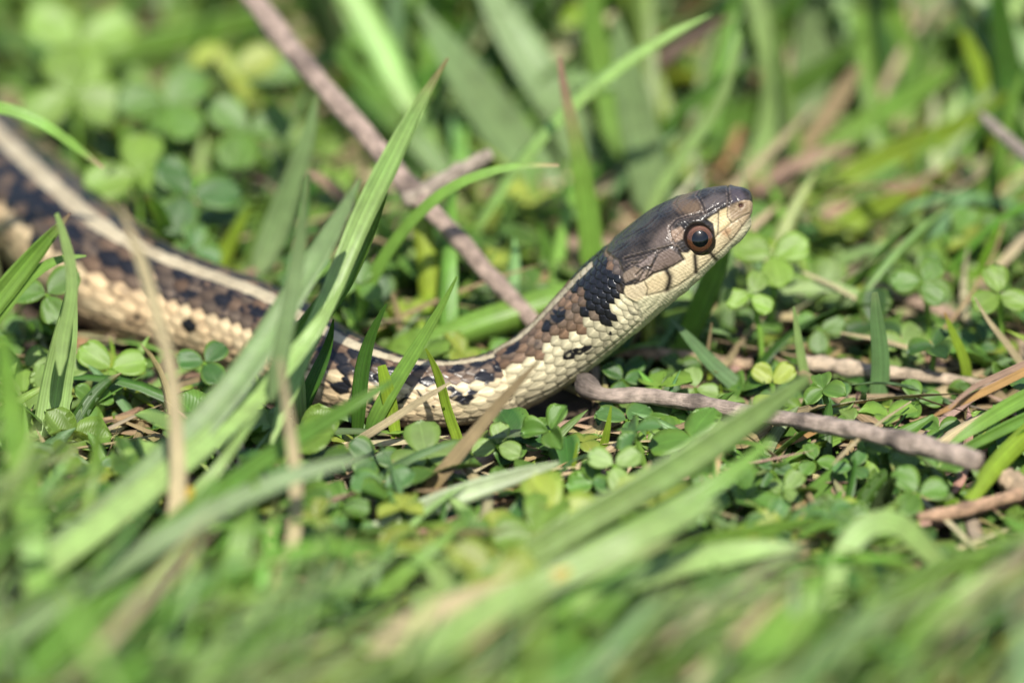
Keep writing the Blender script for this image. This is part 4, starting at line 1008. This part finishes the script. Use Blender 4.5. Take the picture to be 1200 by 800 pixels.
blade('narrow pale blade running beside the long grey-green crossing blade on its right', [(404,330,-2.6,3),(372,382,-2.8,16),(318,448,-3.6,24),(240,520,-4.8,28),(140,600,-6.0,30),(20,690,-7.4,30)], 'p', twist=20)
blade('narrow dark blade below the crossing pair, ending over the dry stalk', [(470,440,-3.6,3),(420,470,-3.8,14),(350,512,-4.6,20),(270,565,-5.6,22),(170,640,-7.0,24),(60,720,-8.6,24)], 'g', twist=-15)
blade('thin pale blade fanning up from the lower left toward the buff stalk', [(305,480,-4.4,3),(262,540,-4.6,14),(205,610,-5.4,19),(140,690,-6.8,20),(70,780,-8.8,20)], 'p', twist=20)
blade('thin bright blade fanning up at the lower left, left of the yellow-orange one', [(118,470,-4.6,3),(112,540,-4.6,12),(98,620,-5.4,17),(76,700,-6.8,19),(50,790,-8.8,18)], 'l', twist=15)
blade('slim green blade leaning right at the bottom, left of centre', [(545,610,-6.0,4),(500,650,-6.2,16),(440,700,-7.0,20),(370,765,-8.6,20)], 'l', twist=15)
blade('slim pale blade leaning right across the bottom centre', [(735,625,-6.2,4),(680,660,-6.4,15),(600,705,-7.2,19),(520,760,-8.4,19)], 'p', twist=20)
blade('thin straw leaning right across the lower centre right', [(870,672,-6.4,3),(820,694,-6.6,10),(750,724,-7.2,13),(680,762,-8.2,12)], 's', name='dry_blade', cat='dry grass', twist=10)
blade('slim green blade leaning right near the cream folded leaf', [(1015,668,-6.2,4),(960,702,-6.4,15),(900,742,-7.4,20),(840,790,-8.8,20)], 'l', twist=15)
blade('pale straw blade leaning right at the upper right, nearest the nodding blade', [(955,120,6.2,4),(925,155,6.2,10),(890,190,6.2,13),(850,230,6.0,12)], 's', name='dry_blade', cat='dry grass', twist=10)
blade('fine pale straw lying across the twig end and the clover at the right', [(1068,470,1.0,2),(1035,492,1.0,4),(1000,520,1.0,5),(975,545,0.9,4)], 's', mode='z', name='dry_blade', cat='dry grass', twist=5)
blade('fine straw lying under the arching pale blade at mid right', [(985,390,0.8,3),(1030,398,0.8,6),(1075,410,0.7,6),(1110,420,0.6,4)], 's', mode='z', name='dry_blade', cat='dry grass', twist=5)
# ------------------------------------------------------------------ what nobody could count: turf
def in_body(x, y, pad):
    m = np.ones(len(x), bool)
    cx = SNAKE_CEN[::12]; cr = SNAKE_RAD[::12]
    low = cx[:, 2] < cr * 1.9 
    cx, cr = cx[low], cr[low]
    for c, r in zip(cx, cr):
        m &= (x - c[0]) ** 2 + (y - c[1]) ** 2 > (r + pad) ** 2
    return m
SN_X, SN_Y, SN_D = project(SNAKE_CEN)
SN_R = SNAKE_RAD / PX / SN_D
keep = (SN_X > -20) & (SN_X < 900)
SN = np.stack([SN_X, SN_Y, SN_D, SN_R], -1)[keep][::10]
def hides_snake(P, pad_head=14, pad_body=-4):
    """P (B,K,3): True where any point stands before the snake in this neighbourhood"""
    B, K, _ = P.shape
    X, Y, D = project(P.reshape(-1, 3))
    bad = np.zeros(len(X), bool)
    for x, y, d, r in SN:
        pad = pad_head if x > 590 else pad_body
        if x < 330: pad = -14 if pad_head > 10 else -6
        bad |= ((X - x) ** 2 + (Y - y) ** 2 < (max(r + pad, 2)) ** 2) & (D < d + 0.004)
    return bad.reshape(B, K).any(1)

# where the single blades and twigs stand on the sight lines, so the turf does not bury them
HM = np.full((260, 400), -1.0)
for Ph, rh, zmin in HERO_SEGS:
    t_ = np.linspace(0, 1, 90); kk = t_ * (len(Ph) - 1); k0 = np.minimum(kk.astype(int), len(Ph) - 2); fr = (kk - k0)[:, None]
    Q_ = Ph[k0] * (1 - fr) + Ph[k0 + 1] * fr; rr_ = rh[k0] * (1 - fr[:, 0]) + rh[k0 + 1] * fr[:, 0]
    hx, hy, hd = project(Q_)
    for x_, y_, d_, r_, z_ in zip(hx, hy, hd, rr_ / PX, Q_[:, 2]):
        if z_ < zmin or d_ < 0.86: continue
        a_ = int(round((x_ + 200) / 4)); b_ = int(round((y_ + 120) / 4)); n_ = int(round(r_ * (0.8 if d_ > 0.955 else 0.4) / 4))
        if 0 <= a_ < 400 and 0 <= b_ < 260:
            sl = HM[max(b_ - n_, 0):b_ + n_ + 1, max(a_ - n_, 0):a_ + n_ + 1]
            sl[:] = np.maximum(sl, d_)
def hides_hero(P):
    B, K, _ = P.shape
    X, Y, D = project(P.reshape(-1, 3))
    a_ = np.clip(((X + 200) / 4).round().astype(int), 0, 399); b_ = np.clip(((Y + 120) / 4).round().astype(int), 0, 259)
    return (D < HM[b_, a_] - 0.0015).reshape(B, K).any(1)
def hides_clearing(P):
    """the open clover patch about the snake and twig keeps only low growth before it"""
    B, K, _ = P.shape
    X, Y, D = project(P.reshape(-1, 3))
    tall = P.reshape(-1, 3)[:, 2] > 0.011
    top = np.interp(X, [-50, 0, 150, 350, 480, 620, 800, 950, 1100, 1250], [400, 420, 560, 585, 610, 640, 625, 630, 650, 600])
    near = D < 1.02
    return ((Y < top) & (Y > 200) & near & tall & (X > -60) & (X < 1260)).reshape(B, K).any(1)

def make_blades(n, xr, yr, Lr, wr, az0, azs, lean0, lean1, cols, K=11, dens=None, check=True, zoff=0.0, fold=(0.1, 0.6)):
    x = rng.uniform(*xr, n) * CM; y = rng.uniform(*yr, n) * CM
    if dens is not None:
        k_ = rng.random(n) < dens(x / CM, y / CM); x, y = x[k_], y[k_]
    k_ = in_body(x, y, 0.0006); x, y = x[k_], y[k_]
    B = len(x)
    Ln = rng.uniform(*Lr, B) * CM; hw = rng.uniform(*wr, B) * CM / 2
    az = np.radians(az0 + azs * rng.standard_normal(B))
    a0 = np.radians(rng.uniform(*lean0, B)); a1 = a0 + np.radians(rng.uniform(*lean1, B))
    t = np.linspace(0, 1, K)
    ang = a0[:, None] + (a1 - a0)[:, None] * t[None] ** 1.4
    ds = Ln[:, None] / (K - 1)
    hor = np.concatenate([np.zeros((B, 1)), np.cumsum(np.sin(ang[:, 1:]) * ds, 1)], 1)
    ver = np.concatenate([np.zeros((B, 1)), np.cumsum(np.cos(ang[:, 1:]) * ds, 1)], 1)
    swirl = az[:, None] + (rng.uniform(-0.5, 0.5, B))[:, None] * t[None]
    P = np.stack([x[:, None] + hor * np.cos(swirl), y[:, None] + hor * np.sin(swirl), np.maximum(ver, 0.0005 + 0.002 * rng.random((B, 1))) + zoff], -1)
    if check:
        ok = ~hides_snake(P) & ~hides_clearing(P) & (~hides_hero(P) | (rng.random(B) < 0.04))
        # keep everything out of the snake's body too
        P, az, hw, B = P[ok], az[ok], hw[ok], int(ok.sum())
    prof = np.clip(np.minimum((t + 0.12) / 0.3, 1.0), 0, 1) * np.sqrt(np.clip(1 - t ** 2.2, 0.0, 1))
    prof[-1] = 0.03
    width = hw[:, None] * prof[None]
    T = norm(np.gradient(P, axis=1))
    sd_ = norm(np.stack([-np.sin(az), np.cos(az), 0 * az], -1))[:, None, :] * np.ones((1, K, 1))
    tw = (rng.uniform(-1.2, 1.2, B))[:, None] * (0.4 + t[None])
    up = np.cross(sd_, T)
    sd_ = sd_ * np.cos(tw)[..., None] + up * np.sin(tw)[..., None]
    ci = rng.choice(len(cols), B)
    base_c = np.array([PAL[c] for c in cols])[ci] * rng.uniform(0.75, 1.25, (B, 1)) * (1 + 0.07 * rng.standard_normal((B, 3)))
    base_c = np.clip(base_c, 0.01, 0.7)
    tipc = np.where(rng.random((B, 1)) < 0.25, np.array(PAL['t']), base_c)
    bc = base_c * np.array([1.3, 1.15, 1.1])
    return ribbons(P, sd_, width, rng.uniform(*fold, B), base_c, tipc, bc, cross=np.array([-1, 0, 1.0]))
def cat(parts):
    Vs, Fs, A1, A2, n = [], [], [], [], 0
    for V, F, a in parts:
        Vs.append(V); Fs.append(F + n); A1.append(a['tint'][1]); A2.append(a['leaf_uv'][1]); n += len(V)
    return np.concatenate(Vs), np.concatenate(Fs), {'tint': ('FLOAT_COLOR', np.concatenate(A1)), 'leaf_uv': ('FLOAT_VECTOR', np.concatenate(A2))}

GREENS = ['g', 'g', 'd', 'b', 'l', 'l', 'p', 'gr', 'y']
def dens_near(x, y):      # clover gap left of and around the snake, thick grass at the upper right and in front
    d = np.full(x.shape, 0.35)
    d = np.where(y < -5.0, 0.42, d)
    d = np.where((y > 5.5) & (x > -2.5), 0.9, d)
    d = np.where((y > 4) & (x < -2.5), 0.10, d)
    d = np.where((y > -3.0) & (y < 4), 0.35, d)
    return d
parts = []
parts.append(make_blades(2600, (-13, 13), (-15, 24), (2.2, 6.0), (0.14, 0.40), 35, 60, (5, 45), (15, 75), GREENS, dens=dens_near))
parts.append(make_blades(1350, (-14, 13), (-13, -5.0), (3.5, 7.5), (0.18, 0.42), 28, 26, (28, 62), (0, 30), ['g', 'l', 'l', 'p', 'p', 'gr', 'y', 's'], dens=lambda x, y: np.full(x.shape, 0.7)))
parts.append(make_blades(3000, (-14, 13), (-13.5, -5.4), (2.8, 6.5), (0.11, 0.28), 30, 28, (22, 60), (5, 35), ['g', 'l', 'l', 'p', 'p', 'p', 'gr', 'gr', 's'], K=9, dens=lambda x, y: np.full(x.shape, 0.75)))
parts.append(make_blades(260, (-2, 14), (5, 20), (2.5, 6.0), (0.14, 0.34), 40, 50, (25, 65), (0, 35), ['t', 's', 's', 'k'], K=9))
parts.append(make_blades(500, (-3, 14), (6, 24), (4.0, 7.5), (0.3, 0.6), 60, 70, (10, 45), (10, 60), GREENS, dens=lambda x, y: np.full(x.shape, 0.8)))
parts.append(make_blades(3600, (-13, 13), (-10, 14), (0.8, 2.8), (0.12, 0.30), 30, 90, (10, 70), (5, 50), GREENS, K=8))
V, F, att = cat(parts)
tag(link('turf_grass', mesh_np('turf_grass', V, F, att, M_BLADE)), 'short green grass growing all through the clover', 'grass', kind='stuff')
parts = []
for xr, yr, n in (((-60, -13), (-30, 60), 2400), ((13, 60), (-30, 60), 2400), ((-13, 13), (24, 70), 1500), ((-13, 13), (-34, -15), 600)):
    parts.append(make_blades(n, xr, yr, (2.5, 6.5), (0.25, 0.5), 35, 80, (5, 50), (15, 75), GREENS, K=7, check=False))
V, F, att = cat(parts)
tag(link('outer_grass', mesh_np('outer_grass', V, F, att, M_BLADE)), 'green grass of the lawn round about', 'grass', kind='stuff')
# dead grass matted on the soil
parts = [make_blades(2600, (-14, 14), (-14, 24), (1.0, 4.0), (0.08, 0.26), 10, 90, (75, 88), (0, 12), ['t', 't', 's', 'k', 't'], K=7, zoff=0.0012),
         make_blades(520, (-6, 14), (-6, 20), (1.5, 4.0), (0.06, 0.22), 20, 60, (45, 80), (0, 20), ['t', 's', 's', 'k'], K=8, zoff=0.003)]
V, F, att = cat(parts)
tag(link('dead_grass', mesh_np('dead_grass', V, F, att, M_DRY)), 'dead tan grass matted on the soil', 'dead grass', kind='stuff')

# clover carpet
def carpet(name, label, n, xr, yr, zr, Lr, dens=None, check=True):
    x = rng.uniform(*xr, n) * CM; y = rng.uniform(*yr, n) * CM
    if dens is not None:
        k_ = rng.random(n) < dens(x / CM, y / CM); x, y = x[k_], y[k_]
    k_ = in_body(x, y, 0.0035); x, y = x[k_], y[k_]
    n = len(x); z = rng.uniform(*zr, n) * CM
    L = rng.uniform(*Lr, n) * CM
    c = np.stack([x, y, z], -1)
    if check:
        pts = c[:, None, :] + np.array([[0, 0, 0.003], [0.006, 0, 0.002], [-0.006, 0, 0.002], [0, 0, 0]])[None]
        ok = ~hides_snake(pts, 4, 4)
        pr = c[:, None, :] + L[:, None, None] * np.array([[0, 0, .3], [.8, 0, .2], [-.8, 0, .2], [0, .7, .2], [0, -.7, 0], [.5, .5, .2], [-.5, .5, .2], [.5, -.5, .1], [-.5, -.5, .1]])[None]
        ok &= ~hides_hero(pr) | (rng.random(n) < 0.05)
        for h in HERO_CLOVER: ok &= ~((np.abs(c[:, 0] - h[0]) < 0.004) & (np.abs(c[:, 1] - h[1]) < 0.005) & (c[:, 2] > h[2] - 0.001))
        c, L, n = c[ok], L[ok], int(ok.sum())
    nz = norm(np.stack([rng.normal(0, .38, n), rng.normal(-.22, .38, n), np.ones(n)], -1))
    az = rng.uniform(0, 360, n)
    cols = np.array([CLV[k] for k in ['g', 'g', 'd', 'b', 'l', 'l', 'g', 'p', 'y']])[rng.choice(9, n)] * rng.uniform(0.65, 1.15, (n, 1))
    fold = rng.uniform(0.05, 0.7, n); bend = rng.uniform(0.0, 0.5, n)
    bs, ds_, ns, Ls_, fs, bds, cs = [], [], [], [], [], [], []
    for k in range(3):
        a = np.radians(az + 120 * k + rng.uniform(-12, 12, n))
        d = np.stack([np.cos(a), np.sin(a), 0 * a], -1)
        d = d - nz * np.sum(d * nz, -1, keepdims=True); d = norm(d + nz * rng.uniform(-0.1, 0.35, (n, 1)))
        bs.append(c); ds_.append(d); ns.append(nz); Ls_.append(L * rng.uniform(.85, 1.1, n)); fs.append(fold); bds.append(bend); cs.append(cols * rng.uniform(.9, 1.1, (n, 1)))
    V, F, att = leaflets(np.concatenate(bs), np.concatenate(ds_), np.concatenate(ns), np.concatenate(Ls_), np.concatenate(fs), np.concatenate(bds), np.concatenate(cs), edge=np.array(CLV['l']), wav=rng.random(3 * n))
    # stalks
    foot = c.copy(); foot[:, 2] = 0; foot[:, :2] += rng.normal(0, .002, (n, 2))
    t = np.linspace(0, 1, 4)[None, :, None]
    P = foot[:, None] * (1 - t) + c[:, None] * t
    sd_ = np.zeros_like(P); sd_[..., 0] = 1
    V2, F2, a2 = ribbons(P, sd_, np.full((n, 4), 0.0004), np.full(n, 0.5), np.full((n, 3), 1.0) * np.array(PAL['l']), cross=np.array([-1, 0, 1.0]), thick=0.0004)
    V, F, att = cat([(V, F, att), (V2, F2, a2)])
    tag(link(name, mesh_np(name, V, F, att, M_CLOVER)), label, 'clover', kind='stuff')
LXs = (LX, LY, LU, LV)
LX, LY, LU, LV = leaflet_grid(7, 5)
def dens_c(x, y):
    d = np.full(x.shape, 1.0)
    d = np.where((y > 5) & (x > 2), 0.4, d)
    d = np.where((y > 4) & (x < -2), 1.0, d)
    return d
carpet('clover_carpet', 'low green clover carpet filling the ground around the snake', 1900, (-13, 13), (-14, 24), (0.12, 1.0), (0.34, 0.74), dens_c)
carpet('low_clover', 'tiny clover leaves close to the soil', 1300, (-12, 12), (-10, 14), (0.08, 0.5), (0.25, 0.42))
LX, LY, LU, LV = leaflet_grid(5, 5)
carpet('outer_clover', 'clover growing through the lawn round about', 2600, (-60, 60), (-32, 68), (0.2, 1.3), (0.4, 0.75), lambda x, y: ((np.abs(x) > 12.5) | (y > 23.5) | (y < -13.5)).astype(float), check=False)

# crumbs of soil between the stems
n = 5000
ico = np.array([[0, 0, 1], [.9, 0, .3], [.3, .85, .3], [-.7, .5, .3], [-.7, -.5, .3], [.3, -.85, .3], [.5, .5, -.6], [-.6, .1, -.6], [.4, -.6, -.6]])
fq = np.array([[0, 1, 2, 2], [0, 2, 3, 3], [0, 3, 4, 4], [0, 4, 5, 5], [0, 5, 1, 1], [1, 6, 2, 2], [2, 6, 3, 3], [3, 6, 7, 7], [3, 7, 4, 4], [4, 7, 8, 8], [4, 8, 5, 5], [5, 8, 1, 1], [1, 8, 6, 6]])[:, :3]
cc_ = np.stack([rng.uniform(-.13, .13, n), rng.uniform(-.13, .22, n), rng.uniform(0, .0012, n)], -1)
k_ = in_body(cc_[:, 0], cc_[:, 1], 0.0005); cc_ = cc_[k_]; n = len(cc_)
R_ = rng.uniform(.0004, .0014, (n, 1, 1)) * rng.uniform(.6, 1.3, (n, 9, 1))
V = (cc_[:, None] + ico[None] * R_ * rng.uniform(.7, 1.2, (n, 1, 3))).reshape(-1, 3)
F = (fq[None] + 9 * np.arange(n)[:, None, None]).reshape(-1, 3)
tag(link('soil_crumbs', mesh_np('soil_crumbs', V, F, None, bpy.data.materials['soil'], smooth=False)), 'brown soil crumbs between the stems', 'soil crumbs', kind='stuff')
